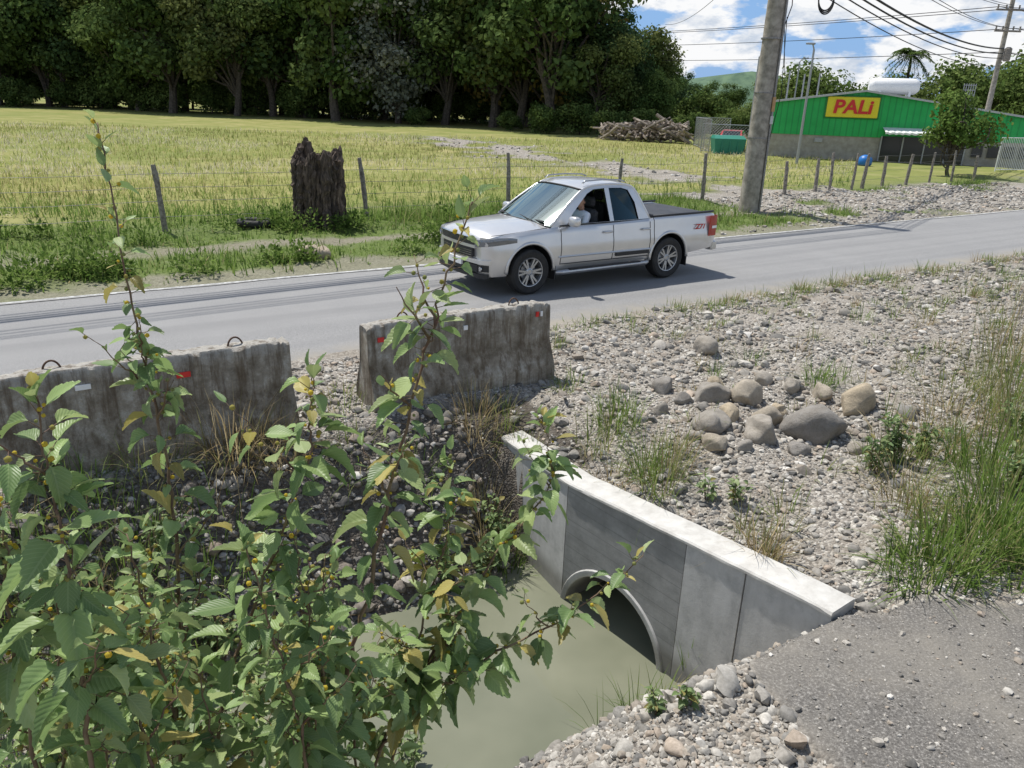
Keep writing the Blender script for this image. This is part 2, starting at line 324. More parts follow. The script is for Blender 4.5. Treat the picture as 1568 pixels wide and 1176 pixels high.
B=[(2.55,9.75,.19,.15),(2.2,7.95,.19,.14),(2.62,7.95,.24,.18),(3.12,7.3,.31,.2),(3.75,7.85,.25,.17),(2.5,7.05,.21,.15),(2.02,7.2,.21,.14),(1.98,6.8,.14,.10),(1.75,8.35,.15,.12),(2.25,7.42,.17,.12),(2.95,8.5,.12,.09),(1.6,7.7,.10,.08),(3.5,8.15,.14,.1),(2.8,6.8,.11,.08),(2.4,8.6,.11,.08),(3.2,8.3,.12,.1),(2.25,6.75,.1,.07),(2.7,7.5,.15,.11),(1.9,7.9,.09,.07),(2.9,7.75,.10,.08),(3.4,6.9,.10,.07),(1.8,6.95,.08,.06),(2.35,8.25,.12,.09)]
def bumpy(V,seed,amp=.04):
    n=sum((vn(V[:,0]*f+seed,V[:,1]*f+V[:,2]*f*1.3,1.,seed%7)-.5)*a for f,a in((1.7,2.),(4,.8),(9,.35))); return V*(1+amp*2*n)[:,None]
mb=MB(); T=stone_templates(ICO4,7,5,.09,(.6,.8),4)
for k,(x,y,a,h) in enumerate(B):
    th=rng.random()*6.28; R=np.array([[math.cos(th),-math.sin(th),0],[math.sin(th),math.cos(th),0],[0,0,1]])*a
    V=bumpy(T[k%7].copy(),k); V[:,2]*=h/a/.65
    bc=[(.42,.38,.32),(.36,.33,.285),(.47,.41,.32),(.31,.29,.26),(.52,.43,.30)][k%5]
    inst(mb,V,ICO4[1],R[None],np.array([[x,y,float(hgt(x,y))+h*.42]]),0,np.array([bc]))
mb.build('boulder_pile',[M_boulder],smooth=True)
mb=MB(); x,y=-3.95,15.2; inst(mb,bumpy(T[1],3),ICO4[1],np.diag([.36,.26,.28])[None],np.array([[x,y,.09]]),0,np.array([[.52,.43,.32]])); mb.build('boulder',[M_boulder],smooth=True)
# ------------------------------------------------------------ culvert headwall
def concmat(name,c1,c2,c3,planks=False,sc=3):
    m,nt,b,o=newmat(name); v=coord(nt); n=noise(nt,sc,6,.7,v); f=noise(nt,70,3,.7,v); sp=nt.nodes.new('ShaderNodeSeparateXYZ'); nt.links.new(v,sp.inputs[0])
    col=ramp(nt,n,[(.3,c1),(.5,c2),(.7,c3)]); col=mixc(nt,math_(nt,'MULTIPLY',f,.35),col,(c1))
    if planks:
        fr=math_(nt,'FRACT',math_(nt,'MULTIPLY',sp.outputs[2],7.)); ln=math_(nt,'LESS_THAN',fr,.05)
        col=mixc(nt,math_(nt,'MULTIPLY',ln,.35),col,(.08,.08,.08))
    mp=nt.nodes.new('ShaderNodeMapping'); mp.inputs['Scale'].default_value=(1,1,9) if planks else (5,5,.6); nt.links.new(v,mp.inputs[0]); col=mixc(nt,ramp(nt,noise(nt,2,3,.5,mp.outputs[0]),[(.42,(0,)*3),(.7,(.45,)*3)]),col,c1)
    wl=math_(nt,'MULTIPLY',math_(nt,'SUBTRACT',-1.24,math_(nt,'SUBTRACT',sp.outputs[2],math_(nt,'MULTIPLY',n,.15))),7.,True); col=mixc(nt,math_(nt,'MULTIPLY',wl,.6),col,(.12,.11,.085))
    nt.links.new(col,b.inputs['Base Color']); b.inputs['Roughness'].default_value=.9
    bump(nt,b,math_(nt,'ADD',n,math_(nt,'MULTIPLY',f,.3)),.35,.01); return m
MC_top=concmat('new_concrete',(.44,.42,.38),(.60,.585,.54),(.68,.665,.62),False,6)
MC_mid=concmat('formed_concrete',(.20,.20,.19),(.31,.31,.295),(.40,.395,.38),True)
MC_wing=concmat('wing_concrete',(.34,.34,.325),(.52,.515,.49),(.60,.595,.57),False,5)
hw=empty('culvert_headwall')
A=np.array([-.25,7.35]);Bp=np.array([2.2,4.3]); e=(Bp-A)/np.linalg.norm(Bp-A); c=np.array([e[1],-e[0]]); c=-c if c[0]>0 else c
def wp(w,off=0.):
    base=A+e*w
    if w<1.28: base=base -c*( (1.28-w)*.18)
    return base+c*off
def ztop(w): return -.29+w/3.9*.24
mb=MB()
def wallseg(w0,w1,mat,hole=None,th=.3,proud=0):
    zb=-2.3; w0+=.005; w1-=.005
    out=[(w0,zb),(w1,zb),(w1,ztop(w1)-.012),(w0,ztop(w0)-.012)]
    polys=[[Vector((a,b,0)) for a,b in out]]
    if hole:
        wc,zc,r=hole; polys.append([Vector((wc+r*math.cos(t),zc+r*math.sin(t),0)) for t in np.linspace(0,2*math.pi,40,endpoint=False)])
    tri=tessellate_polygon(polys); flat=[p for pl in polys for p in pl]
    for off in(proud,-th):
        V=[[*wp(p.x,off),p.y] for p in flat]; mb.add(V,[list(t) for t in tri],mat)
    k=4; V=[[*wp(p.x,proud),p.y] for p in flat[:k]]+[[*wp(p.x,-th),p.y] for p in flat[:k]]
    mb.add(V,[[i,(i+1)%k,k+(i+1)%k,k+i] for i in range(k)],mat)
wallseg(0,1.28,1); wallseg(1.28,2.67,0,(PW,PZ,PR)); wallseg(2.67,3.22,1,proud=.006); wallseg(3.22,3.9,1,proud=.0)
mb.build('wall_face',[MC_mid,MC_wing],parent=hw)
mb=MB()
ws=np.linspace(-.02,3.9,90); sec=[(.018,-.014),(.018,.006),(0.004,.020),(-.26,.020),(-.285,.004),(-.285,-.014)]
P=np.array([[ [*wp(w,o+.006*(vn(w*14,j,1,3)-.5)),ztop(w)+z+.004*(vn(w*9,j*.3,1,5)-.5)-(.03*max(0,w-3.7)*5*vn(w*20,j,1,8))] for j,(o,z) in enumerate(sec)] for w in ws]); V,F=gridmesh(P); mb.add(V,F); mb.add(P[0],[[0,1,2,3,4,5]]); mb.add(P[-1],[[5,4,3,2,1,0]])
mb.build('coping',[MC_top],parent=hw,smooth=True,sharp=35)
mb=MB(); n=48; th=np.linspace(0,2*math.pi,n+1)
prof=[(.012,PR),(.018,PR+.008),(.018,PR+.055),(.010,PR+.062),(-.005,PR+.065)]
P=np.array([[[*wp(PW+r*math.cos(t),o),PZ+r*math.sin(t)] for o,r in prof] for t in th]); V,F=gridmesh(P); mb.add(V,F)
P=np.array([[[*wp(PW+PR*math.cos(t),o),PZ+PR*math.sin(t)] for o in(.012,-1,-3,-6)] for t in th]); V,F=gridmesh(P); mb.add(V,F)
mb.add([[*wp(PW+PR*math.cos(t),-6),PZ+PR*math.sin(t)] for t in th[:-1]],[list(range(n))])
mb.build('pipe',[MC_wing],smooth=True,parent=hw,sharp=40)
# ------------------------------------------------------------ barriers
def barmat():
    m,nt,b,o=newmat('weathered_concrete'); v=coord(nt); n=noise(nt,3.5,7,.75,v); f=noise(nt,45,4,.75,v); sp=nt.nodes.new('ShaderNodeSeparateXYZ'); nt.links.new(v,sp.inputs[0])
    col=ramp(nt,n,[(.35,(.14,.115,.08)),(.52,(.34,.30,.235)),(.66,(.58,.55,.48))])
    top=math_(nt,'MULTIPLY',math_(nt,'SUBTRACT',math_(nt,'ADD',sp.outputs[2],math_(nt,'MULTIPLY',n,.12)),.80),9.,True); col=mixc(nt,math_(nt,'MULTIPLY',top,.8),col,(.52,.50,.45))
    mp=nt.nodes.new('ShaderNodeMapping'); mp.inputs['Scale'].default_value=(6,6,.6); nt.links.new(v,mp.inputs[0]); st=noise(nt,2,5,.7,mp.outputs[0])
    col=mixc(nt,ramp(nt,st,[(.48,(0,)*3),(.62,(.75,)*3)]),col,(.10,.065,.035)); col=mixc(nt,math_(nt,'MULTIPLY',f,.4),col,(.13,.11,.08))
    nt.links.new(col,b.inputs['Base Color']); b.inputs['Roughness'].default_value=.95; bump(nt,b,math_(nt,'ADD',n,f),.8,.025); return m
M_bar=barmat(); M_rust=nmat('rusty_steel',(.08,.045,.03),(.16,.10,.07),30,.8,.4)
M_red=plain('reflector_red',(.6,.02,.02),.3); M_white=plain('reflector_white',(.8,.8,.8),.4)
def barrier(q0,q1,s0,z0,hgt_,refs,tilt=0,seed=0):
    L=q1-q0; x,y=W((q0+q1)/2,s0); root=empty('concrete_barrier',(x,y,z0),R33+tilt)
    sec=[(-.25,-.3),(-.25,.10),(-.22,.18),(-.12,.42),(-.10,hgt_-.03),(-.08,hgt_),(0,hgt_+.004),(.08,hgt_),(.10,hgt_-.03),(.12,.42),(.22,.18),(.25,.10),(.25,-.3)]
    K=130; xs=np.linspace(-L/2,L/2,K)
    P=np.zeros((K,len(sec),3))
    for i,xx in enumerate(xs):
        for j,(yy,zz) in enumerate(sec):
            n1=(vn(xx*3+seed,j*1.7+seed)-.5)*.010+(vn(xx*25+seed,j*2.7+seed)-.5)*.012; ch=0
            if j in(4,5,6,7,8): ch=(max(0,.34-vn(xx*2.3,seed+3,1,4))*.20+max(0,.45-vn(xx*21,seed+j,1,6))*.06)*(1 if j in(5,7) else .4)
            e_=.025 if i in(0,K-1) else 0
            if i<6 or i>K-7: ch+=.045*vn(xx*30,j,1,9)*(zz>.5)
            P[i,j]=[xx-(e_ if i==K-1 else -e_),(abs(yy)-n1*.6-e_*.6)*np.sign(yy),zz+n1-ch-(e_ if zz>hgt_-.05 else 0)]
    mb=MB(); V,F=gridmesh(P); mb.add(V,F); k=len(sec); mb.add(P[0],[list(range(k))]); mb.add(P[-1],[list(range(k))[::-1]])
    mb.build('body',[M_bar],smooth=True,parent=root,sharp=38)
    mb=MB()
    for fx in(-.3*L,.3*L):
        t=np.linspace(0,math.pi,12); pts=[[fx+.07*math.cos(a),.01*math.sin(a),hgt_-.03+.10*math.sin(a)] for a in t]; V,F=tube(pts,.009,6); mb.add(V,F)
    mb.build('lifting_loops',[M_rust],smooth=True,parent=root)
    mb=MB()
    for fx,zz,w_,h_,mt in refs:
        yy=-np.interp(zz,[.18,.42,hgt_],[.22,.12,.10])-.012; V,F=box((fx*L,yy,zz),(w_,.012,h_)); mb.add(V,F,mt)
    mb.build('reflectors',[M_red,M_white],parent=root)
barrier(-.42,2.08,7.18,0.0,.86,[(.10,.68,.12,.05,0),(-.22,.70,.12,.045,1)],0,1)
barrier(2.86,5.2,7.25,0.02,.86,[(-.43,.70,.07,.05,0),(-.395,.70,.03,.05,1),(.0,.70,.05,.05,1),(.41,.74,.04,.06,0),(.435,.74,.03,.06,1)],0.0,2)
# ------------------------------------------------------------ grass
BL=np.array([[-.5,0,0],[.5,0,0],[-.4,.35,.04],[.4,.35,.04],[-.25,.7,.0],[.25,.7,.0],[0,1,-.12]]); BF4=np.array([[0,1,3,2],[2,3,5,4]]); BF3=np.array([[4,5,6]])
def blades(mb,X,Y,Z,L,Wd,lean,col,az=None):
    M=len(X); az=rng.random(M)*6.283 if az is None else az
    d=np.stack([np.cos(az)*np.sin(lean),np.sin(az)*np.sin(lean),np.cos(lean)],-1); up=np.stack([np.cos(az),np.sin(az),-.3+0*az],-1)+rng.normal(size=(M,3))*.15
    R=frame(d,up)
    base=np.broadcast_to(BL,(M,7,3)).copy(); base[:,:,0]*=Wd[:,None]; base[:,:,1]*=L[:,None]
    t=BL[:,1][None]; base[:,:,2]=t**2*L[:,None]*(.15+.45*lean[:,None])
    P=np.einsum('mij,mnj->mni',R,base)+np.stack([X,Y,Z],-1)[:,None]
    P[:,:,2]-= (t**2*L[:,None]*lean[:,None]*.35)
    o=(np.arange(M)*7)[:,None,None]; mb.add(P.reshape(-1,3),[(BF4[None]+o).reshape(-1,4),(BF3[None]+o).reshape(-1,3)],0,np.repeat(col,7,0))
def gcol(M,kind):
    pal={'lush':[[.15,.24,.05],[.20,.30,.07],[.26,.35,.10],[.10,.17,.04]],'dry':[[.42,.33,.17],[.52,.43,.26],[.28,.21,.11],[.26,.26,.11]],'field':[[.28,.31,.09],[.40,.38,.15],[.21,.27,.065],[.50,.44,.23]],'mix':[[.18,.25,.06],[.26,.29,.10],[.37,.33,.17],[.20,.27,.075]]}[kind]
    return np.array(pal)[rng.integers(0,4,M)]*rng.uniform(.72,1.15,(M,1))
mb=MB()
def tuft(x,y,n,L,rad,kind,lean=.5,wd=.008):
    a=rng.random(n)*6.283; r=rad*np.sqrt(rng.random(n)); X=x+r*np.cos(a);Y=y+r*np.sin(a)
    blades(mb,X,Y,hgt(X,Y)-.01,L*rng.uniform(.5,1.1,n),np.full(n,wd)*rng.uniform(.6,1.3,n),np.abs(rng.normal(0,lean,n)).clip(0,1.3),gcol(n,kind),a+rng.normal(size=n)*.6)
n=44000; q=rng.uniform(-8,40,n); s_=rng.uniform(13.9,20.2,n); X,Y=q*U[0]+s_*N[0],q*U[1]+s_*N[1]; g,G,_=zones(X,Y)
ok=(rng.random(n)<(G*1.2-.15)*np.clip(vn(X,Y,.9,7)*1.8,0.25,1)); X,Y,s_=X[ok],Y[ok],s_[ok]; M=len(X); c_=gcol(M,'lush'); dr=rng.random(M)<.2; c_[dr]=gcol(dr.sum(),'mix')
hf=np.clip((vn(X,Y,.8,3)-.25)*2.2,.3,1.35)*np.where(s_>17.6,1.45,1.)
blades(mb,X,Y,hgt(X,Y),rng.uniform(.12,.42,M)*hf,rng.uniform(.014,.032,M),np.abs(rng.normal(0,.55,M)).clip(0,1.25),c_)
mb.build('verge_grass',[M_grass]); mb=MB()
n=52000; Y=19+48*rng.random(n)**1.3; X=rng.uniform(-.75,.42,n)*Y; q,s_=QS(X,Y); g,G,Bz=zones(X,Y); ok=(s_>18.9)&(rng.random(n)<(G*1.3-.2)*np.clip(.35+1.3*vn(X,Y,.25,14),0,1)); X,Y=X[ok],Y[ok];s_=s_[ok]; M=len(X)
c_=gcol(M,'field')*(.7+.6*vn(X,Y,.2,15))[:,None]; nr=rng.random(M)<np.clip(1.3-(s_-19)/7,0,1); c_[nr]=gcol(nr.sum(),'lush')
pale=(vn(X,Y,.16,12)>.56)&(rng.random(M)<.5)&~nr; c_[pale]=np.array([.66,.60,.45])*rng.uniform(.8,1.1,(pale.sum(),1))
blades(mb,X,Y,hgt(X,Y),rng.uniform(.15,.40,M),rng.uniform(.012,.02,M)*(1+Y/45),np.abs(rng.normal(0,.6,M)).clip(0,1.2),c_)
mb.build('field_grass',[M_grass]); mb=MB()
for t in [(.95,7.2,130,.55,.28,'mix',.4),(1.15,7.5,110,.5,.25,'lush',.4),(1.4,6.3,140,.62,.2,'mix',.4),(1.3,6.5,90,.6,.15,'lush',.4),(1.55,6.6,70,.5,.2,'dry',.5),(3.6,8.5,110,.4,.2,'lush',.5),(3.1,9.6,50,.3,.2,'lush',.5),(2.5,8.9,40,.3,.12,'lush',.5),
  (3.5,6.3,180,.42,.35,'mix',.5),(3.05,4.78,300,.45,.32,'lush',.55,.011),(3.4,5.0,260,.55,.35,'mix',.5,.011),(3.8,5.2,280,.65,.35,'lush',.45,.012),(4.1,5.6,240,.65,.35,'mix',.45,.011),(3.3,5.6,130,.5,.3,'dry',.5),(4.3,6.3,220,.65,.35,'lush',.4,.011),(4.8,6.6,170,.7,.35,'mix',.4,.01),(4.6,7.4,150,.55,.4,'dry',.4),(5.4,7.7,200,.7,.4,'mix',.35,.01),(5.9,8.6,160,.65,.5,'mix',.4),(6.4,9.4,120,.55,.5,'dry',.4),(3.9,4.7,240,.5,.35,'lush',.5,.012),(4.0,6.9,150,.45,.4,'dry',.5),(5.0,8.2,150,.45,.5,'mix',.5),
  (5.95,8.9,70,1.3,.5,'mix',.18,.007),(5.3,7.3,60,1.1,.45,'dry',.2,.007),(4.9,6.6,50,1.0,.4,'mix',.22,.007),(6.6,9.6,70,1.2,.5,'dry',.2,.008),
  (2.0,5.15,130,.45,.13,'dry',.35),(1.95,5.5,40,.35,.1,'mix',.4),(1.55,5.2,22,.6,.04,'lush',.2,.012),(-2.6,6.55,340,.66,.30,'dry',.6,.01),(-2.2,6.6,180,.55,.22,'dry',.5),(-3.2,6.2,140,.5,.3,'mix',.5),(-3.7,5.8,140,.45,.3,'lush',.5),(-.35,7.6,160,.5,.25,'dry',.5),(-.1,7.8,80,.4,.2,'mix',.5),(-1.8,7.6,90,.35,.3,'mix',.6),(-1.4,8.2,70,.3,.3,'lush',.6),
  (0.95,4.25,40,.4,.12,'lush',.7),(.75,4.6,22,.45,.08,'lush',.8),(1.25,4.75,30,.35,.1,'mix',.6),(-1.5,6.9,80,.3,.25,'mix',.6),(.6,8.4,60,.25,.2,'mix',.5),(-.9,7.0,60,.3,.2,'lush',.6),(-.2,6.9,160,.5,.2,'dry',.4),(.05,6.75,90,.5,.15,'lush',.4)]:
    tuft(*t)
for k in range(280):
    q=rng.uniform(4,19); s_=rng.uniform(2.6,8.9)
    if rng.random()>.35+.65*(q-4)/10: continue
    x,y=W(q,s_); kd=['mix','lush','dry','mix'][rng.integers(4)]
    tuft(x,y,int(rng.integers(12,45)),rng.uniform(.15,.38),rng.uniform(.06,.25),kd,.55,.009)
for k in range(190):
    q=rng.uniform(5,26); x,y=W(q,rng.uniform(8.35,8.95)); tuft(x,y,20,rng.uniform(.08,.22),.2,['mix','lush','dry'][rng.integers(3)],.6,.012)
for k in range(190):
    q=rng.uniform(-2.2,1.4); s_=rng.uniform(2.2,6.6); x,y=W(q,s_); tuft(x,y,40,rng.uniform(.25,.55),.3,['mix','lush','lush','dry'][rng.integers(4)],.55,.012)
mb.build('wild_grass',[M_grass])
# ------------------------------------------------------------ leaves (shrubs)
def leaf_template():
    rows=[0,.08,.2,.34,.48,.62,.75,.87,1.0]; wd=[0.02,.15,.235,.265,.25,.205,.15,.08,0.0]
    V=[];F=[];uv=[]
    for t,w in zip(rows,wd):
        zc=-.30*t*t+.05*t
        for k,sx in enumerate((-1,-.5,0,.5,1)):
            V.append([sx*w,t+(.035 if abs(sx)==1 else 0),zc+abs(sx)*w*.5+(.02*math.sin(t*19+k) if abs(sx)==1 else 0)]); uv.append([sx*w,t])
    for r in range(8):
        for k in range(4): a=r*5+k; F.append([a,a+1,a+6,a+5])
    T=[]
    for r in range(1,8):
        for k in(0,4):
            a=r*5+k;b_=(r+1)*5+k; sx=-1 if k==0 else 1
            p=(np.array(V[a])+np.array(V[b_]))/2+np.array([sx*.028,.03,0]); V.append(list(p)); uv.append([p[0],p[1]]); i=len(V)-1
            T.append([a,i,b_] if k==4 else [b_,i,a])
    return np.array(V,float),np.array(F),np.array(T),np.array(uv,float)
LV,LF,LT,LUV=leaf_template()
def put_leaves(mb,P,D,Up,L,col,mat=0):
    R=frame(D,Up)*L[:,None,None]; M=len(P); n=len(LV)
    wv_=rng.uniform(.8,1.25,(M,1)); cur=rng.uniform(.2,2.0,(M,1))
    LQ=np.broadcast_to(LV,(M,n,3)).copy(); LQ[:,:,0]*=wv_; LQ[:,:,2]*=cur
    Q=np.einsum('mij,mnj->mni',R,LQ)+P[:,None]; o=(np.arange(M)*n)[:,None,None]
    mb.add(Q.reshape(-1,3),[(LF[None]+o).reshape(-1,4),(LT[None]+o).reshape(-1,3)],mat,np.repeat(col,n,0),np.tile(LUV,(M,1)))
def lcol(M,yel=.07):
    pal=np.array([[.25,.365,.135],[.31,.43,.155],[.18,.28,.10],[.39,.48,.20]]); c_=pal[rng.integers(0,4,M)]*rng.uniform(.72,1.15,(M,1))
    y_=rng.random(M)<yel; c_[y_]=np.array([.5,.42,.13])*rng.uniform(.6,1.1,(y_.sum(),1)); return c_
def catm(P,m):
    P=np.asarray(P,float); t=np.linspace(0,len(P)-1,m)
    O=np.stack([np.interp(t,np.arange(len(P)),P[:,k]) for k in range(3)],-1)
    for _ in range(3): O[1:-1]=(O[:-2]+2*O[1:-1]+O[2:])/4
    return O
def shrub(name,stems,lsz=.07,dens=42,yel=.07,branches=True,r0=.006):
    mb=MB(); todo=[(np.asarray(s_,float),r0,1.0) for s_ in stems]; LP=[];LD=[];LL=[];BP=[]
    k=0
    while k<len(todo):
        S_,r,lv=todo[k]; k+=1
        ln=np.linalg.norm(np.diff(S_,axis=0),axis=1).sum(); m=max(8,int(ln/.04)); P=catm(S_,m)
        P[1:-1]+=rng.normal(size=(m-2,3))*.004
        V,F=tube(P,np.linspace(r,r*.25,m),6); mb.add(V,F,1)
        nl=int(ln*dens*1.3); t=np.linspace(.2 if lv==1 else .1,.995,nl); az=np.arange(nl)*2.4+rng.random()*6+rng.normal(size=nl)*.3
        idx=t*(m-1); i0=np.minimum(idx.astype(int),m-2); fr=(idx-i0)[:,None]; B0=P[i0]*(1-fr)+P[i0+1]*fr
        keep=rng.random(nl)<.85; B0=B0[keep];az=az[keep];t=t[keep]
        el=rng.normal(.2,.35,len(t))+ (t>.93)*.7 ; D=np.stack([np.cos(az)*np.cos(el),np.sin(az)*np.cos(el),np.sin(el)],-1)
        pet=.022*rng.uniform(.5,1.8,len(t))[:,None]
        tipf=np.clip(1.15-.65*t**2.2,.4,1) if lv==1 else np.clip(1.0-.4*t,.4,1)*.85
        LP.append(B0+D*pet); D2=D.copy(); D2[:,2]-=rng.uniform(.0,.9,len(t))*(t<.95); LD.append(D2); LL.append(lsz*tipf*rng.uniform(.55,1.25,len(t)))
        for b0,p1 in zip(B0,(B0+D*pet)):
            V,F=tube([b0,p1],[.0012,.001],3,False); mb.add(V,F,1)
        hb=rng.random(len(t))<(.75*(t>.35)); BP.append(B0[hb]+D[hb]*.014+rng.normal(size=(hb.sum(),3))*.007)
        if lv==1 and branches:
            for tt in rng.uniform(.2,.85,max(2,int(ln*4.))):
                i=int(tt*(m-1)); a=rng.random()*6.28; bl=rng.uniform(.12,.30)*(1.1-tt*.6); p0=P[i]; d=np.array([math.cos(a)*.7,math.sin(a)*.7,.75]); d/=np.linalg.norm(d)
                todo.append((np.array([p0,p0+d*bl*.5,p0+d*bl+[0,0,bl*.12]]),r*.5,2))
    P=np.concatenate(LP);D=np.concatenate(LD);L=np.concatenate(LL); M=len(P)
    Up=np.tile([-.14,.08,1.],(M,1))+rng.normal(size=(M,3))*.34
    put_leaves(mb,P,D,Up,L,lcol(M,yel),0)
    Bq=np.concatenate(BP)
    if len(Bq): inst(mb,ICO1[0],ICO1[1],np.repeat(np.eye(3)[None],len(Bq),0)*rng.uniform(.0035,.0075,(len(Bq),1,1)),Bq,2,np.array([[.42,.38,.12],[.65,.52,.08],[.32,.34,.13]])[rng.integers(0,3,len(Bq))])
    return mb.build(name,[M_leaf,M_stem,M_grass],smooth=True)
shrub('flowering_weed',[[(-.93,1.7,.6),(-.945,1.75,1.38),(-.918,1.85,1.87),(-.973,1.95,2.28),(-1.03,2.0,2.54),(-1.10,2.1,3.01)]],.078,28,.08,r0=.007)
shrub('flowering_weed',[[(-.55,1.45,.7),(-.443,1.55,1.53),(-.346,1.65,1.925),(-.28,1.75,2.245),(-.199,1.85,2.595),(-.111,1.95,2.865)]],.09,33,.1,r0=.008)
shrub('flowering_weed',[[(-.78,1.0,.9),(-.762,1.1,2.01),(-.772,1.15,2.327),(-.834,1.25,2.593)],[(-.85,1.05,.9),(-.95,1.2,2.0),(-.98,1.3,2.35)]],.098,36,.03)
shrub('flowering_weed',[[(-.8,1.4,.7),(-.711,1.5,1.63),(-.582,1.6,2.007),(-.474,1.65,2.287),(-.4676,1.7,2.484)]],.095,40,.05)
shrub('flowering_weed',[[(-.5,1.6,.7),(-.357,1.75,1.284),(-.218,1.9,1.52),(-.031,2.05,1.777),(.148,2.2,1.954),(.101,2.3,2.136)],[(-.357,1.75,1.284),(-.246,1.8,1.41),(-.02,1.9,1.529),(.219,2.0,1.604),(.433,2.1,1.76)]],.105,46,.12)
shrub('flowering_weed',[[(-.4,1.7,.7),(-.291,1.85,1.44),(-.183,2.05,1.84),(-.186,2.2,2.03)]],.10,42,.2)
fill=[]
for k in range(28):
    Yr=rng.uniform(1.15,2.3); Xr=rng.uniform(-.70*Yr-.1,-.30-.03*Yr); zt=3.1-Yr*rng.uniform(.64,.98)
    fill.append([(Xr+rng.uniform(-.1,.1),Yr-.15,max(.2,zt-1.3)),(Xr,Yr,zt-.45),(Xr+rng.uniform(-.12,.12),Yr+.08,zt)])
for k in range(5): shrub('flowering_weed',fill[k::5],.086,35,.07)
def herb(name,spots):
    mb=MB()
    for x,y,h,n in spots:
        z=float(hgt(x,y))
        for k in range(n):
            a=rng.random()*6.28; r=rng.random()*.3*h; top=np.array([x+r*math.cos(a)*1.6,y+r*math.sin(a)*1.6,z+h*rng.uniform(.6,1.1)]); b0=np.array([x+r*.5*math.cos(a),y+r*.5*math.sin(a),z])
            V,F=tube([b0,(b0+top)/2+rng.normal(size=3)*.01,top],[.004,.003,.002],4,False); mb.add(V,F,1)
            nl=int(10+h*22); t=rng.uniform(.2,1,nl); P=b0*(1-t[:,None])+top*t[:,None]; az=rng.random(nl)*6.28; el=rng.normal(.1,.4,nl); D=np.stack([np.cos(az)*np.cos(el),np.sin(az)*np.cos(el),np.sin(el)],-1)
            put_leaves(mb,P+D*.01,D,np.tile([0,0,1.],(nl,1))+rng.normal(size=(nl,3))*.3,rng.uniform(.035,.08,nl)*(.8+h*.4),lcol(nl,.08)*.8,0)
    mb.build(name,[M_leaf,M_stem],smooth=True)
herb('leafy_weed',[(3.55,6.5,.45,14),(3.9,6.7,.4,11),(4.4,6.0,.5,11),(5.1,7.1,.5,10),(3.3,6.3,.35,8)])
herb('leafy_weed',[(-.2,6.6,.5,10),(-.1,6.9,.55,8),(.05,6.45,.35,7),(-.6,6.4,.4,8)])
herb('leafy_weed',[(-4.0,5.0,.5,12),(-3.4,4.8,.6,12),(-2.8,4.6,.6,12),(-3.7,5.6,.4,8),(-2.4,5.2,.5,12),(-1.8,4.4,.5,12),(-1.2,4.9,.5,10),(-2.9,5.6,.4,10),(-2.2,4.2,.6,12),(-1.2,3.8,.6,12),(-.7,4.3,.5,10),(-3.6,4.2,.6,12),(-1.7,3.4,.7,12),(-2.6,3.4,.8,12)])
herb('leafy_weed',[(1.95,5.9,.28,4),(1.75,6.0,.22,4),(.9,3.55,.18,3),(1.05,3.45,.15,3)])
hs=[]
for k in range(52):
    q=rng.uniform(-3,12.5); s_=rng.choice([rng.uniform(14.3,15.8),rng.uniform(17.4,19.6)]); x,y=W(q,s_); hs.append((x,y,rng.uniform(.3,.65)))
for x,y in((-5.9,18.9),(-4.2,18.7),(-3.9,19.2),(-5.5,18.6),(-4.9,18.5)): hs.append((x,y,rng.uniform(.45,.7)))
mbk=MB()
for x,y,h in hs:
    m_=150; d=norm(rng.normal(size=(m_,3))); d[:,2]=np.abs(d[:,2]); P=np.array([x,y,.02])+d*np.array([h*.9,h*.9,h*.85])*rng.random((m_,1))**.5
    D=d+rng.normal(size=(m_,3))*.4; R=frame(D,np.tile([0,0,1.],(m_,1))+rng.normal(size=(m_,3))*.4)*rng.uniform(.06,.13,(m_,1,1))
    inst(mbk,np.array([[0,0,0],[.3,.4,.05],[0,1,-.15],[-.3,.4,.05]]),np.array([[0,1,2,3]]),R,P,0,gcol(m_,'lush')*.85)
mbk.build('roadside_weeds',[M_grass])
# ------------------------------------------------------------ fence + stump + pole
root=empty('wire_fence'); mb=MB(); tops=[]
pq=[-6.2,-1.6,2.93,7.85,12.2,16.3,20.07,22.77,25.,27.2,28.3,30.1,31.0,32.8,34.7,36.6,38.5,40.5]
for k,qq in enumerate(pq):
    sx=19.15+(0 if qq<21 else min(1.6,(qq-21)*.13)); x,y=W(qq,sx); h=rng.uniform(1.45,1.7) if qq<24 else rng.uniform(1.2,1.5); r=rng.uniform(.055,.085); l=rng.normal(size=2)*.07
    P=[[x,y,-.2],[x+l[0]*.3,y+l[1]*.3,h*.35],[x+l[0]*.6,y+l[1]*.6,h*.7],[x+l[0],y+l[1],h]]; V,F=tube(catm(P,8),r*np.array([1.05,1,.95,1.02,.9,.95,.85,.8]),8); V=V+rng.normal(size=V.shape)*.006; mb.add(V,F); tops.append((x,y))
mb.build('posts',[M_wood],parent=root)
mb=MB()
for a,b_ in zip(tops[:-1],tops[1:]):
    for hz in(.35,.7,1.0,1.3):
        V,F=tube([[a[0],a[1],hz],[(a[0]+b_[0])/2,(a[1]+b_[1])/2,hz-.03],[b_[0],b_[1],hz]],.005,4,False); mb.add(V,F)
mb.build('wires',[M_wire],parent=root)
mb=MB()
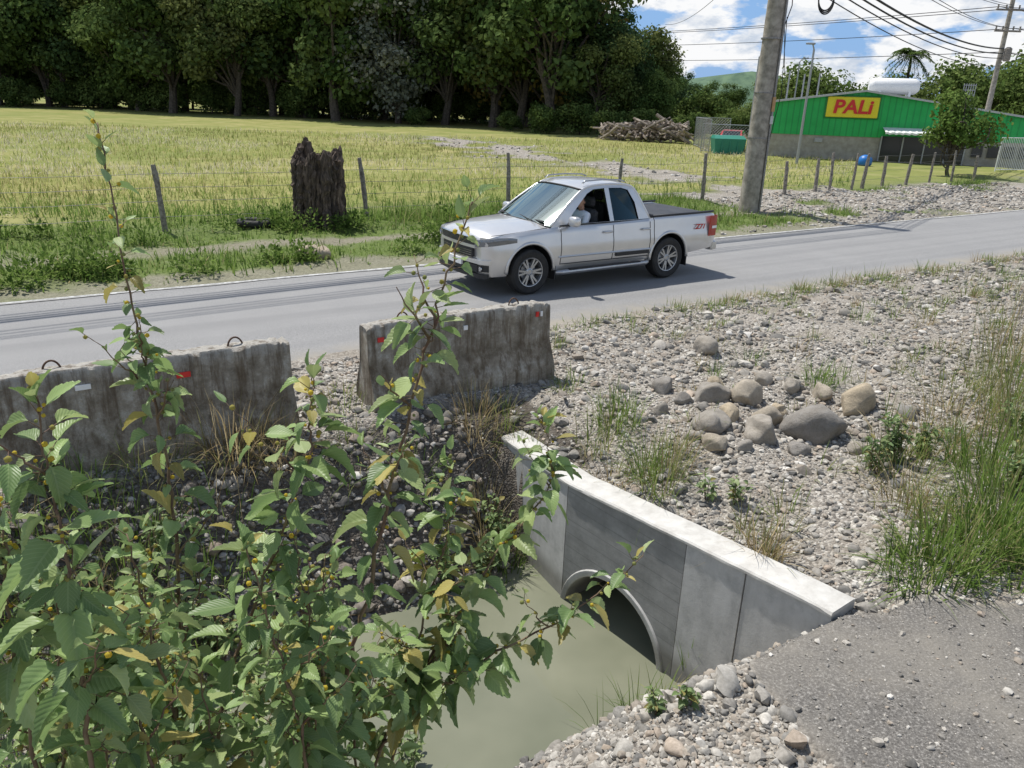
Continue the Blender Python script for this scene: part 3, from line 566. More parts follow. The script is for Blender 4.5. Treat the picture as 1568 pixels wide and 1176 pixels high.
for k in range(96):
    t=k/96*6.283*2+rng.normal()*.05; R0=(.47 if k%2 else .41)+rng.normal()*.03; lobe=.06*math.sin(5*t+1)
    top=1.50+.50*float(vn(math.cos(t)*1.3+9,math.sin(t)*1.3+4,1.5,5))+rng.normal()*.045; wd=rng.uniform(.04,.10); m_=18
    zs=np.linspace(-.1,top,m_); fl=.13*np.clip(1-zs*2.0,0,1)**2; rr=R0+lobe+fl+.02*np.sin(zs*5+k)
    P=np.stack([-4.98+rr*np.cos(t+.06*zs)*1.1,19.4+rr*np.sin(t+.06*zs)*.9,zs],-1)+rng.normal(size=(m_,3))*.010
    w_=wd*(1+.25*rng.normal(size=m_)).clip(.6,1.5)*np.clip((top-zs)/.07+.5,.5,1); V,F=tube(P,w_,7); V=V+rng.normal(size=V.shape)*.012; sh=rng.uniform(.45,1.6); mb.add(V,F,0,(sh,sh,sh))
th=np.linspace(0,6.283,25); P=np.array([[[-4.98+r_*math.cos(t)*1.1,19.4+r_*math.sin(t)*.9,z] for t in th] for r_,z in((.44,-.1),(.42,.8),(.38,1.55),(.2,1.45),(0.01,1.4))]); V,F=gridmesh(P); mb.add(V,F,0,(.4,.4,.4))
m,nt,b,o=newmat('charred_wood'); v=coord(nt); mp=nt.nodes.new('ShaderNodeMapping'); mp.inputs['Scale'].default_value=(9,9,1.5); nt.links.new(v,mp.inputs[0]); n=noise(nt,2,6,.75,mp.outputs[0]); a=nt.nodes.new('ShaderNodeAttribute'); a.attribute_name='tint'
nt.links.new(mixc(nt,1.,ramp(nt,n,[(.35,(.025,.019,.014)),(.52,(.09,.065,.047)),(.72,(.24,.185,.14))]),a.outputs['Color'],'MULTIPLY'),b.inputs['Base Color']); b.inputs['Roughness'].default_value=.95; bump(nt,b,n,.9,.05)
mb.build('burnt_tree_stump',[m])
V,F=tube([[-6.35+.38*math.cos(t),18.8+.3*math.sin(t),.10] for t in np.linspace(0,6.283,20)],.09,8,False); mb=MB(); mb.add(V,F); mb.build('old_tyre',[M_black],smooth=True)
M_pole=nmat('pole_concrete',(.20,.18,.145),(.40,.36,.30),5,.9,bmp=.3)
def pole(x,y,h,r0,r1,name='utility_pole',arms=()):
    root=empty(name,(x,y,0)); mb=MB(); V,F=tube([[0,0,-.3],[0,0,h*.5],[0,0,h]],[r0,(r0+r1)/2,r1],20); mb.add(V,F); mb.build('shaft',[M_pole],smooth=True,parent=root,sharp=50)
    if arms:
        mb=MB()
        for z,l in arms:
            V,F=box((0,-r1-.06,z),(l,.1,.12),0,.01); mb.add(V,F)
            for t in(-.45,-.2,.2,.45):
                V,F=tube([[l*t,-r1-.06,z+.06],[l*t,-r1-.06,z+.14],[l*t,-r1-.06,z+.2],[l*t,-r1-.06,z+.3]],[.03,.07,.05,.06],8); mb.add(V,F)
        V,F=tube([[.32,-.25,6.6],[.32,-.25,6.7],[.32,-.25,7.4],[.32,-.25,7.5]],[.18,.24,.24,.12],14); mb.add(V,F)
        mb.build('crossarms',[M_wood],parent=root)
    return root
mp_=pole(7.35,25,9.5,.32,.22)
mb=MB(); V,F=tube([[.27,-.22,0],[.26,-.2,3],[.24,-.18,6.5]],.035,8); mb.add(V,F); mb.build('conduit',[M_wire],parent=mp_)
mb=MB()
for z in(2.2,3.5,5.0): V,F=tube([[0,0,z],[0,0,z+.04]],.31,20); mb.add(V,F)
mb.build('bands',[M_wire],parent=mp_)
mb=MB(); V,F=box((.26,-.22,3.2),(.12,.04,.42),.5,.01); mb.add(V,F,0);V,F=box((.26,-.22,2.75),(.12,.04,.24),.5,.01); mb.add(V,F,1); mb.build('tag',[plain('tag_orange',(.42,.24,.1)),plain('tag_white',(.5,.5,.48))],parent=mp_)
pole(32.9,58,10.8,.2,.14,arms=((9.8,2.2),(8.5,1.8)))
M_steel=plain('galvanised_steel',(.35,.36,.37),.45,.6)
def thinpole(x,y,h,name,arm=0):
    mb=MB(); V,F=tube([[x,y,0],[x,y,h]],[.09,.06],8); mb.add(V,F)
    if arm: V,F=tube([[x,y,h],[x+arm*.5,y,h+.25],[x+arm,y,h+.3]],.04,6); mb.add(V,F); V,F=box((x+arm*1.2,y,h+.3),(.5,.2,.1),0,.02); mb.add(V,F)
    mb.build(name,[M_steel],smooth=True,sharp=40)
thinpole(14.4,51,6.0,'street_lamp',.5); thinpole(16.6,48,6.3,'street_lamp',-.2); thinpole(24.5,74,7.0,'street_lamp',.4)
thinpole(21.2,66,5.9,'antenna_mast'); thinpole(22.4,66,5.7,'antenna_mast'); thinpole(23.6,66,5.8,'antenna_mast')
mb=MB()
def cable(a,b_,sag,r=.012):
    a,b_=np.array(a,float),np.array(b_,float); t=np.linspace(0,1,24)[:,None]; P=a*(1-t)+b_*t; P[:,2]-=4*sag*(t*(1-t))[:,0]; V,F=tube(P,r,5,False); mb.add(V,F)
for (z1,z2,r) in((7.6,7.4,.045),(7.35,7.1,.035),(7.1,6.8,.025),(6.8,6.3,.02),(8.6,8.7,.016),(8.9,8.7,.016),(9.2,10.0,.016),(9.4,10.1,.016)): cable((7.4,24.8,z1),(32.9,57.8,z2),.7,r); cable((7.4,24.8,z1),(-30,-2,z1+1),.8,r)
cable((7.4,24.8,8.2),(10,60,8.4),.8,.012); cable((7.4,24.8,7.0),(17.5,54.6,4.0),.5,.015)
for z,dx in((9.9,0),(10.0,-.8),(8.7,.5),(7.2,0)): cable((32.9+dx,58,z),(-20,150,z+4),1.2,.025); cable((32.9+dx,58,z),(90,80,z),1.,.025); cable((32.9+dx,58,z),(60,45,z+.3),.8,.02)
for a in range(3):
    V,F=tube([[8.75+.22*math.cos(t),24.9+.02*a,6.05+.34*math.sin(t)+a*.05] for t in np.linspace(0,6.283,24)],.022,5,False); mb.add(V,F)
V,F=tube([[7.6,24.8,5.3],[7.75,24.8,5.9],[7.7,24.8,6.5],[7.65,24.8,7.2]],.015,5,False); mb.add(V,F)
V,F=tube([[7.62,24.8,2.0],[7.8,24.8,3.5],[7.72,24.8,4.6],[7.65,24.8,5.6]],.012,5,False); mb.add(V,F)
mb.build('overhead_cables',[M_black])
# ------------------------------------------------------------ trees
def tree_mesh(seed,H,R,n=8000,ls=.42,trunk=.3,low=.22,cols=None):
    r=np.random.default_rng(seed); mb=MB(); th=trunk
    tp=np.array([[0,0,-.3],[r.normal()*.3,r.normal()*.3,H*.15],[r.normal()*.7,r.normal()*.7,H*.35],[r.normal()*.9,r.normal()*.9,H*.75]])
    V,F=tube(catm(tp,10),np.linspace(th*1.25,th*.3,10),8); mb.add(V,F,1)
    nc=30; C=[]
    for k in range(nc):
        u=r.normal(size=3); u/=np.linalg.norm(u); rr=r.random()**.4; p=np.array([u[0]*R*rr*.85,u[1]*R*rr*.85,H*(low+(1-low)*.5)+u[2]*rr*H*(1-low)*.44]); C.append(p)
    C=np.array(C); cr=r.uniform(.18,.40,nc)*R
    for k in range(0,nc):
        z0=H*r.uniform(.10,.4); p0=np.array([0,0,z0])+tp[1]*[.6,.6,0]; mid=(p0+C[k])/2+r.normal(size=3)*.5; V,F=tube(catm([p0,mid,C[k]],7),np.linspace(th*.4,.04,7),5,False); mb.add(V,F,1)
    kk=r.choice(nc,n,p=cr**2/(cr**2).sum()); d=norm(r.normal(size=(n,3))); rad=cr[kk]*r.random(n)**.45*(1+.35*r.random(n)); P=C[kk]+d*rad[:,None]*np.array([1,1,.72])
    P[:,2]=np.maximum(P[:,2],H*low*.6)
    nrm=norm(d+r.normal(size=(n,3))*.6+[0,0,.5]); tg=norm(np.cross(nrm,r.normal(size=(n,3)))); Rm=frame(tg,nrm)*(ls*r.uniform(.5,1.3,n))[:,None,None]
    T=np.array([[0,-.5,0],[.32,-.1,.06],[.28,.25,.04],[0,.55,-.05],[-.3,.22,.05],[-.3,-.12,.05]])
    cols=np.array(cols if cols is not None else [[.07,.115,.035],[.10,.155,.045],[.14,.195,.065],[.055,.09,.03]]); ct=r.integers(0,len(cols),nc)
    col=(cols[ct[kk]]*.6+cols[r.integers(0,len(cols),n)]*.4)*r.uniform(.7,1.3,(n,1))
    inst(mb,T,np.array([[0,1,2,3],[0,3,4,5]]),Rm,P,0,col)
    ob=mb.build('tmp',[M_tleaf,M_bark]); me=ob.data; bpy.data.objects.remove(ob); return me
def place(me,name,x,y,sc=1,rz=None,sz=None):
    ob=bpy.data.objects.new(name,me); scene.collection.objects.link(ob); ob.location=(x,y,-.1); ob.rotation_euler=(0,0,rng.random()*6.28 if rz is None else rz); ob.scale=(sc,sc,sc if sz is None else sz); return ob
TM=[tree_mesh(20+k,19,7.8,12000,.54,.42,.12,[[[.08,.13,.04],[.12,.175,.05],[.17,.225,.075],[.06,.10,.03]],None,[[.10,.145,.045],[.16,.19,.06],[.21,.23,.09],[.08,.11,.035]],None,[[.065,.12,.05],[.10,.165,.065],[.14,.21,.09],[.05,.08,.03]]][k]) for k in range(5)]
TO=tree_mesh(31,19,7.5,9000,.55,.4,.10,[[.21,.19,.06],[.28,.22,.07],[.16,.17,.05]])
TG=tree_mesh(33,16,7,7000,.5,.35,.06,[[.20,.215,.17],[.27,.28,.22],[.14,.16,.12]])
BUSH=[tree_mesh(50+k,5.5,4.2,4200,.42,.12,.0,[[.065,.105,.03],[.10,.15,.045],[.15,.20,.06]]) for k in range(3)]
front=[(-92,116),(-83,113),(-75,117),(-67,112),(-60,116),(-53,113),(-46,110),(-39,108),(-33,106),(-27,103),(-21,101),(-4,93),(0,91),(3.5,87)]
for k,(x,y) in enumerate(front): place(TM[k%5],'broadleaf_tree',x+rng.normal()*1.5,y+rng.normal()*2.5,rng.uniform(.95,1.25))
for x,y,me,sc in((-14.5,96,TG,1.0),(-9,96,TM[1],1.0),(3.5,94,TO,1.15),(-3,99,TO,1.15),(8.2,84,TM[2],.55),(-18,107,TM[3],1.1),(-10,106,TM[4],1.25),(1,100,TM[0],1.15),(-30,112,TO,.95)): place(me,'broadleaf_tree',x,y,sc)
for k in range(17): place(TM[(k*2+1)%5],'broadleaf_tree',-112+k*7+rng.normal(),128+rng.normal()*3-k*.9,rng.uniform(1.0,1.3))
for x,y,sc in((9.5,88,.68),(12.5,92,.62),(15.5,96,.50),(19,104,.42),(13.5,84,.36),(25,112,.34),(31,120,.36),(37,122,.42)): place(TM[int(x)%5],'broadleaf_tree',x,y,sc)
TR=[tree_mesh(70+k,9,6.5,7000,.42,.3,.25,[[.10,.15,.04],[.14,.20,.055],[.20,.25,.085]]) for k in range(2)]
for x,y,me,sc in((29.5,82,TR[0],.82),(46,84,TR[0],.92),(52,86,TR[1],1.02),(59,86,TR[0],1.05),(39,88,TR[1],.66),(35,90,TR[0],.5),(65,90,TR[1],1.0),(49,80,TR[1],.85),(26,90,TR[0],.5),(43,92,TR[1],.75)): place(me,'spreading_tree',x,y,sc)
for k in range(34):
    t=k/33; place(BUSH[k%3],'background_bush',-100+t*125+rng.normal(),124-t*28+rng.normal()*2,rng.uniform(.5,.95))
for k in range(30):
    t=k/29; place(BUSH[k%3],'background_bush',-135+t*150+rng.normal()*2,142-t*26+rng.normal()*3,rng.uniform(1.3,1.9))
for x,y,sc in((2,80.5,.5),(9,77,.5),(12,78,.55),(6,81,.6),(15.5,80,.45),(18,83,.5),(21,85,.5),(-12,92,.4),(-1,86,.4),(24,86,.5),(27,87,.5)): place(BUSH[int(abs(x))%3],'background_bush',x,y,sc)
SM=tree_mesh(90,4.4,2.1,3800,.2,.09,.25,[[.09,.15,.035],[.13,.20,.05],[.18,.25,.07]]); place(SM,'young_tree',23.0,42.6,1)
mb=MB(); V,F=tube([[0,0,0],[.2,0,4],[.1,0,7.6]],[.22,.17,.13],8); mb.add(V,F,1)
for k in range(34):
    a=k*2.4; el=rng.uniform(-.4,1.2); L=rng.uniform(2.1,2.7); t=np.linspace(0,1,10); pr=L*t*math.cos(el*.8)*.95; pz=7.6+L*t*math.sin(el)-1.3*t**2*L*.5
    P=np.stack([.1+pr*math.cos(a),pr*math.sin(a),pz],-1); V,F=tube(P,.025,4,False); mb.add(V,F,0,(.12,.18,.04))
    tt=np.repeat(np.linspace(.15,1,26),2); sd=np.tile([-1,1],26); B0=np.stack([np.interp(tt,t,P[:,i]) for i in range(3)],-1); side=np.array([-math.sin(a),math.cos(a),0]); D=side*sd[:,None]+np.array([math.cos(a),math.sin(a),0])*.5+rng.normal(size=(52,3))*.2+[0,0,-.5]
    Rm=frame(D,np.tile([0,0,1.],(52,1)))*.6; Rm[:,:,0]*=.16; inst(mb,BL,BF4,Rm,B0,0,np.tile([[.10,.15,.045]],(52,1)))
mb.build('palm_tree',[M_tleaf,M_bark],loc=(41.5,90,1.3))
mb=MB(); xs_=np.linspace(-700,1500,220); P=[]
for f_,yy in((0,900),(1,960),(1,1300)): P.append([[x,yy,-5+f_*(10+10*float(vn(x,0,.006,2))+3*float(vn(x,0,.05,3))+ (27*math.exp(-((x-275)/75)**2)))] for x in xs_])
V,F=gridmesh(np.array(P)); mb.add(V,[f[:,::-1] for f in F]); mb.build('hill',[nmat('forested_hill',(.05,.10,.06),(.11,.18,.10),.08,.95)],smooth=True)
mb=MB()
for k in range(230):
    t=rng.random(); x=7.4+6.8*t; y=72-2.5*t+rng.normal()*1.1; hmax=1.7*math.sin(min(1,max(.15,t))*2.6)**.5; z=rng.random()*hmax; a=rng.random()*6.28; L=rng.uniform(.6,2.4); el=rng.normal()*.35
    d=np.array([math.cos(a)*math.cos(el),math.sin(a)*math.cos(el),math.sin(el)])*L/2; p=np.array([x,y,z+.1]); V,F=tube([p-d,p+rng.normal(size=3)*.08,p+d],rng.uniform(.04,.16)*np.array([1,.9,.7]),6); mb.add(V,F,0)
mb.build('brush_pile',[nmat('dead_wood',(.13,.105,.08),(.38,.32,.26),3,.9)])
# ------------------------------------------------------------ market building
b_root=empty('supermarket_building',(16.5,54.6,0),math.radians(-14)); Wd=17.2
def gz(x): return np.interp(x,[0,5.8,17.2],[3.45,4.32,2.75])
m,nt,bb,o=newmat('green_metal_cladding'); v=coord(nt); sp=nt.nodes.new('ShaderNodeSeparateXYZ'); nt.links.new(v,sp.inputs[0])
rib=math_(nt,'FRACT',math_(nt,'MULTIPLY',math_(nt,'ADD',sp.outputs[0],sp.outputs[1]),2.6)); rb=math_(nt,'LESS_THAN',rib,.22)
cc=ramp(nt,noise(nt,.7,4,vec=v),[(.3,(.0,.34,.065)),(.7,(.015,.45,.10))]); cc=mixc(nt,math_(nt,'MULTIPLY',rb,.45),cc,(0,.18,.045)); nt.links.new(cc,bb.inputs['Base Color']); bb.inputs['Roughness'].default_value=.45; bump(nt,bb,rb,.6,.04)
M_green=m; M_beige=nmat('painted_block',(.30,.275,.225),(.40,.37,.31),3,.9,bmp=.2); M_roof=plain('roof_sheet',(.45,.46,.46),.5,.2); M_dark=plain('dark_glass',(.03,.035,.04),.1); M_wp=plain('white_paint',(.8,.8,.78),.5)
DP=15
mb=MB(); V=[[0,0,1.5],[17.2,0,1.5],[17.2,0,gz(17.2)],[5.8,0,gz(5.8)],[0,0,gz(0)]]; V2=[[a,DP,c_] for a,b_,c_ in V]; mb.add(V+V2,[[0,1,2,3,4],[9,8,7,6,5],[0,4,9,5],[1,6,7,2]])
mb.build('green_walls',[M_green],parent=b_root)
mb=MB(); V,F=box((Wd/2,DP/2,.75),(Wd-.1,DP-.1,1.5)); mb.add(V,F); mb.build('lower_walls',[M_beige],parent=b_root)
mb=MB(); P=np.array([[[x,y,gz(x)+.05+(.02 if y>-.3 else 0)] for y in(-.35,DP+.3)] for x in(-.3,5.8,17.5)]); V,F=gridmesh(P); mb.add(V,F); P2=P.copy(); P2[:,:,2]-=.12
mb.add([*P[:,0],*P2[:,0]],[[0,1,4,3],[1,2,5,4]]); mb.build('roof',[M_roof],parent=b_root)
mb=MB(); V,F=box((5.15,-.12,3.3),(3.15,.16,1.25),0,.03); mb.add(V,F,0); V,F=box((5.15,-.06,3.3),(3.35,.1,1.42),0,.02); mb.add(V,F,1); mb.build('sign_panel',[plain('sign_yellow',(.8,.66,.02),.4),plain('sign_green',(.01,.2,.04),.4)],parent=b_root)
def text(body,size,loc,rot,mat,name,parent,ext=.02,shear=0,off=0,xs=1):
    cu=bpy.data.curves.new(name,'FONT'); cu.body=body; cu.size=size; cu.extrude=ext; cu.align_x='CENTER'; cu.align_y='CENTER'; cu.shear=shear; cu.offset=off
    ob=bpy.data.objects.new(name,cu); scene.collection.objects.link(ob); cu.materials.append(mat); ob.location=loc; ob.rotation_euler=rot; ob.scale=(xs,1,1); ob.parent=parent; return ob
text('PALi',1.15,(5.15,-.23,3.28),(math.pi/2,0,0),plain('sign_red',(.65,.02,.02)),'sign_letters',b_root,.03,.1,.03,1.1)
mb=MB(); P=np.array([[[x,y,z] for x in np.linspace(7.2,12.2,40)] for y,z in((-.05,2.15),(-1.3,1.88),(-1.3,1.76))]); P[1:,:,2]+=.03*np.sin(np.arange(40)*2.2); V,F=gridmesh(P); mb.add(V,F); mb.build('awning',[M_wp],parent=b_root)
mb=MB()
for x0,x1 in((7.3,8.5),(8.6,9.8),(9.9,11.1),(11.2,12.2)): V,F=box(((x0+x1)/2,-.03,.85),(x1-x0,.06,1.5)); mb.add(V,F,0)
for x0 in(7.24,8.55,9.85,11.15,12.25): V,F=box((x0,-.08,.8),(.08,.1,1.6)); mb.add(V,F,1)
V,F=box((3.4,-.03,1.2),(.5,.06,.25)); mb.add(V,F,1)
for x0 in np.arange(13,17,.9): V,F=box((x0,-.03,.9),(.6,.06,.7)); mb.add(V,F,0)
mb.build('shopfront',[M_dark,M_steel],parent=b_root)
mb=MB(); V,F=tube([[0,0,0],[.15,0,0],[.3,0,0],[2.9,0,0],[3.05,0,0],[3.2,0,0]],[.3,.45,.52,.52,.45,.3],24); V=V+[6.6,4.5,4.75]; mb.add(V,F)
for x in(7.3,9.2): V,F=box((x,4.5,4.25),(.15,.9,.4)); mb.add(V,F)
mb.build('roof_tank',[M_wp],smooth=True,parent=b_root,sharp=40)
mb=MB()
for k in range(6): V,F=tube([[12.2+k*.14,3,3.2],[12.2+k*.14,3,5.0]],.025,5); mb.add(V,F)
for z in np.arange(3.4,5,.3): V,F=tube([[12.2,3,z],[12.9,3,z]],.025,5); mb.add(V,F)
mb.build('roof_rack',[M_steel],parent=b_root)
def chain(name,pts,h,sp=2.5,mesh=.14,bars=False):
    root=empty(name); mb=MB()
    for (x0,y0),(x1,y1) in zip(pts[:-1],pts[1:]):
        L=math.hypot(x1-x0,y1-y0); n=max(1,int(L/sp))
        for k in range(n+1): t=k/n; V,F=tube([[x0+(x1-x0)*t,y0+(y1-y0)*t,0],[x0+(x1-x0)*t,y0+(y1-y0)*t,h]],.035,6); mb.add(V,F)
        for z in(.1,h): V,F=tube([[x0,y0,z],[x1,y1,z]],.025,5); mb.add(V,F)
        ux,uy=(x1-x0)/L,(y1-y0)/L
        if bars:
            for k in np.arange(0,L,.16): V,F=tube([[x0+ux*k,y0+uy*k,.1],[x0+ux*k,y0+uy*k,h]],.018,4,False); mb.add(V,F)
            continue
        for k in np.arange(-h,L,mesh*1.6):
            for sg in(1,-1):
                a0=max(k,0);a1=min(k+h,L)
                if a1<=a0: continue
                za,zb=(a0-k,a1-k) if sg>0 else (h-(a0-k),h-(a1-k)); V,F=tube([[x0+ux*a0,y0+uy*a0,za],[x0+ux*a1,y0+uy*a1,zb]],.007,3,False); mb.add(V,F)
    mb.build('mesh_and_posts',[M_wp if bars else M_steel],parent=root)
chain('chain_link_fence',[(13.6,58),(14.2,66),(17,66)],2.2); chain('chain_link_fence',[(12.9,57.5),(16.3,56.5)],1.9)
chain('metal_bar_fence',[(27.9,47),(31,48.5),(40,53)],1.9,2,.12,True)
root=empty('waste_container',(13.6,56.0,0)); mb=MB(); V=[[0,0,0],[1.9,0,0],[1.9,1.1,0],[0,1.1,0],[-.15,-.1,1.0],[2.05,-.1,1.0],[2.05,1.25,1.0],[-.15,1.25,1.0],[-.05,.4,1.2],[1.95,.4,1.2],[1.95,1.2,1.2],[-.05,1.2,1.2]]
mb.add(V,[[3,2,1,0],[0,1,5,4],[1,2,6,5],[2,3,7,6],[3,0,4,7],[4,5,9,8],[5,6,10,9],[6,7,11,10],[7,4,8,11],[8,9,10,11]])
for x in(.4,.95,1.5): V,F=box((x,-.08,.5),(.08,.06,.8)); mb.add(V,F)
mb.build('bin_body',[plain('container_green',(.02,.2,.14),.5)],parent=root)
mb=MB(); V,F=tube([[0,0,0],[0,0,.1],[0,0,.4],[0,0,.55],[0,0,.62]],[.36,.42,.42,.25,.1],20); mb.add(V,F); mb.build('blue_water_tank',[plain('blue_plastic',(.01,.16,.5),.4)],smooth=True,loc=(20.9,48.6,0))
def car(name,x,y,rz):
    root=empty(name,(x,y,0),rz); prof=[(0,.35),(0,.75),(.15,.85),(1.0,.95),(1.6,1.4),(2.9,1.42),(3.6,.98),(4.1,.92),(4.2,.6),(4.2,.35)]; n=len(prof)
    mb=MB(); P=np.array([[[a,yy*(.85 if b_>1 else 1),b_] for a,b_ in prof] for yy in(-.85,-.82,.82,.85)]); P[1:3,:,2]+=.03; V,F=gridmesh(P); mb.add(V,F); mb.add(P[0],[list(range(n))]); mb.add(P[-1],[list(range(n))[::-1]]); mb.build('body',[plain('red_paint',(.45,.02,.02),.3,coat=.5)],parent=root)
    mb=MB()
    for yy in(-.86,.86): mb.add([[1.25,yy*1.0,1.0],[1.7,yy*.87,1.35],[2.8,yy*.87,1.36],[3.3,yy,1.0]],[[0,1,2,3]])
    mb.add([[1.02,-.65,1.0],[1.02,.65,1.0],[1.55,.62,1.41],[1.55,-.62,1.41]],[[0,1,2,3]]); mb.build('windows',[M_dark],parent=root)
    mb=MB()
    for xx in(.8,3.4):
        for yy in(-.78,.78): V,F=tube([[xx,yy-.1,.32],[xx,yy+.1,.32]],.32,16); mb.add(V,F)
    mb.build('wheels',[M_black],parent=root)
car('parked_car',15.2,59,1.2)
# ------------------------------------------------------------ PICKUP TRUCK
tx,ty=W(6.27,11.42); TK=empty('pickup_truck',(tx,ty,.012),R33)
def paint(name,c,metal=.75,rough=.3):
    m,nt,b,o=newmat(name); v=coord(nt); n=noise(nt,3,4,.6,v); sp=nt.nodes.new('ShaderNodeSeparateXYZ'); nt.links.new(v,sp.inputs[0])
    col=ramp(nt,n,[(.3,tuple(k*.93 for k in c)),(.7,c)]); dust=math_(nt,'MULTIPLY',math_(nt,'SUBTRACT',.62,sp.outputs[2]),1.6,True); col=mixc(nt,dust,col,(.25,.22,.18))
    nt.links.new(col,b.inputs['Base Color']); b.inputs['Metallic'].default_value=metal
    b.inputs['Roughness'].default_value=rough; b.inputs['Coat Weight'].default_value=.8; b.inputs['Coat Roughness'].default_value=.06; return m
M_sil=paint('silver_paint',(.68,.675,.66),.55,.30); M_trim=plain('black_plastic',(.018,.018,.019),.55); M_chr=plain('chrome',(.7,.7,.7),.12,1.); M_alloy=plain('alloy',(.42,.43,.44),.3,.8)
def glassmat(name,tint,base,k=1.):
    m,nt,b,o=newmat(name); tr=nt.nodes.new('ShaderNodeBsdfTransparent'); tr.inputs[0].default_value=(*tint,1); gl=nt.nodes.new('ShaderNodeBsdfGlossy'); gl.inputs['Roughness'].default_value=.03; gl.inputs[0].default_value=(.72,.86,.80,1)
    fr=nt.nodes.new('ShaderNodeFresnel'); fr.inputs[0].default_value=1.45; mx=nt.nodes.new('ShaderNodeMixShader'); nt.links.new(math_(nt,'ADD',math_(nt,'MULTIPLY',fr.outputs[0],k),base),mx.inputs[0]); nt.links.new(tr.outputs[0],mx.inputs[1]); nt.links.new(gl.outputs[0],mx.inputs[2]); nt.links.new(mx.outputs[0],o.inputs[0]); return m
M_glass=glassmat('windscreen_glass',(.42,.52,.47),.0,.6); M_tint=glassmat('tinted_glass',(.04,.045,.045),.0,.35)
xk=[0,.05,.15,.4,.8,1.2,1.30,1.34,3.54,3.58,4.5,5.1,5.2]
def ip(x,v): return float(np.interp(x,xk,v))
wv=[.70,.78,.86,.915,.935,.94,.94,.94,.94,.94,.94,.93,.90]
def wx(x): return ip(x,wv)
def bow(x,y): return x+.10*(y/.9)**2*max(0,1-x/.6)
def sect(x):
    w=wx(x); zb=float(np.interp(x,[0,.15,1,4.2,5.2],[.40,.31,.34,.38,.48])); ze=ip(x,[.86,.93,.98,1.02,1.055,1.08,1.085,1.09,1.13,1.14,1.15,1.16,1.14]); zc=ip(x,[.90,.98,1.05,1.10,1.145,1.17,1.17,.80,.80,1.12,1.12,1.12,1.11])
    cab=1.33<x<3.56
    h=[(0,zb),(w-.16,zb),(w-.05,zb+.03),(w-.03,zb+.12),(w-.008,.60),(w+.004,.72),(w-.004,.82),(w-.022,.90),(w-.03,.98),(w-.05,ze-.04),(w-.085,ze)]
    h+= [(w-.125,ze-.005),(w-.135,zc),(0,zc)] if cab else ([(w-.16,ze+.012),(w*.55,zc-.018),(0,zc)] if x<1.32 else [(w-.11,ze-.003),(w-.13,zc),(0,zc)])
    return h
st=sorted(set([0,.02,.05,.09,.15,.25,.4,.55,.7,.8,.9,1.0,1.1,1.2,1.26,1.30,1.34]+list(np.round(np.linspace(1.5,3.4,12),3))+[3.54,3.58,3.8,4.0,4.2,4.4,4.6,4.8,5.0,5.1,5.16,5.2]))
ring=[]
for x in st:
    h=sect(x); full=[(y,z) for y,z in h]+[(-y,z) for y,z in h[::-1][1:-1]]; ring.append([[bow(x,y),y,z] for y,z in full])
P=np.array(ring); n=P.shape[1]; a=len(st); i=np.arange(a-1)[:,None]*n; j=np.arange(n)[None]; j2=(j+1)%n
F=np.stack([i+j,i+n+j,i+n+j2,i+j2],-1).reshape(-1,4)
mb=MB(); half=len(sect(2.)); fm=[]
for ii in range(a-1):
    for jj in range(n):
        jm=min(jj,n-1-jj); xm=(st[ii]+st[ii+1])/2; fm.append(1 if (1.32<xm<3.57 and jm>=half-3) or jm==0 else 0)
fm=np.array(fm); VV=P.reshape(-1,3)
mb.v.append(VV); mb.c.append(np.ones((len(VV),3))); mb.u.append(np.zeros((len(VV),2))); mb.n=len(VV)
mb.f.append((F[fm==0],0)); mb.f.append((F[fm==1],1)); mb.f.append((np.array([list(range(n))]),0)); mb.f.append((np.array([list(range((a-1)*n,a*n))[::-1]]),0))
body=mb.build('body',[M_sil,M_trim],smooth=False,parent=TK)
bm=bmesh.new(); bm.from_mesh(body.data); bmesh.ops.recalc_face_normals(bm,faces=bm.faces); bm.to_mesh(body.data); bm.free()
WX=(.90,4.0); WR=.385
cut=MB()
for xx in WX:
    for sy in(-1,1):
        V,F=tube([[xx,sy*.56,WR+.02],[xx,sy*1.1,WR+.02]],.45,40); cut.add(V,F,1)
cu=cut.build('cutter',[M_sil,M_trim],parent=TK)
bm=bmesh.new(); bm.from_mesh(cu.data); bmesh.ops.recalc_face_normals(bm,faces=bm.faces); bm.to_mesh(cu.data); bm.free()
bpy.context.view_layer.update()
md=body.modifiers.new('b','BOOLEAN'); md.operation='DIFFERENCE'; md.object=cu; md.solver='EXACT'
dg=bpy.context.evaluated_depsgraph_get(); me=bpy.data.meshes.new_from_object(body.evaluated_get(dg)); body.modifiers.clear(); body.data=me; bpy.data.objects.remove(cu)
me.polygons.foreach_set('use_smooth',np.ones(len(me.polygons),bool)); me.set_sharp_from_angle(angle=math.radians(28))
mb=MB()
for xx in WX:
    for sy in(-1,1):
        pts=[]
        for t in np.linspace(math.radians(-2),math.radians(182),26):
            px=xx+.466*math.cos(t); pz=WR+.02+.466*math.sin(t); pts.append([px,sy*(wx(px)-.018),pz])
        V,F=tube(pts,.028,8); mb.add(V,F)
mb.build('fender_flares',[M_sil],smooth=True,parent=TK)
def lathe(mb,prof,cx,cy,cz,n=40,mat=0,sy=1):
    th=np.linspace(0,2*math.pi,n+1); P=np.array([[[cx+r*math.cos(t),cy+sy*y,cz+r*math.sin(t)] for r,y in prof] for t in th]); V,F=gridmesh(P); mb.add(V,F,mat)
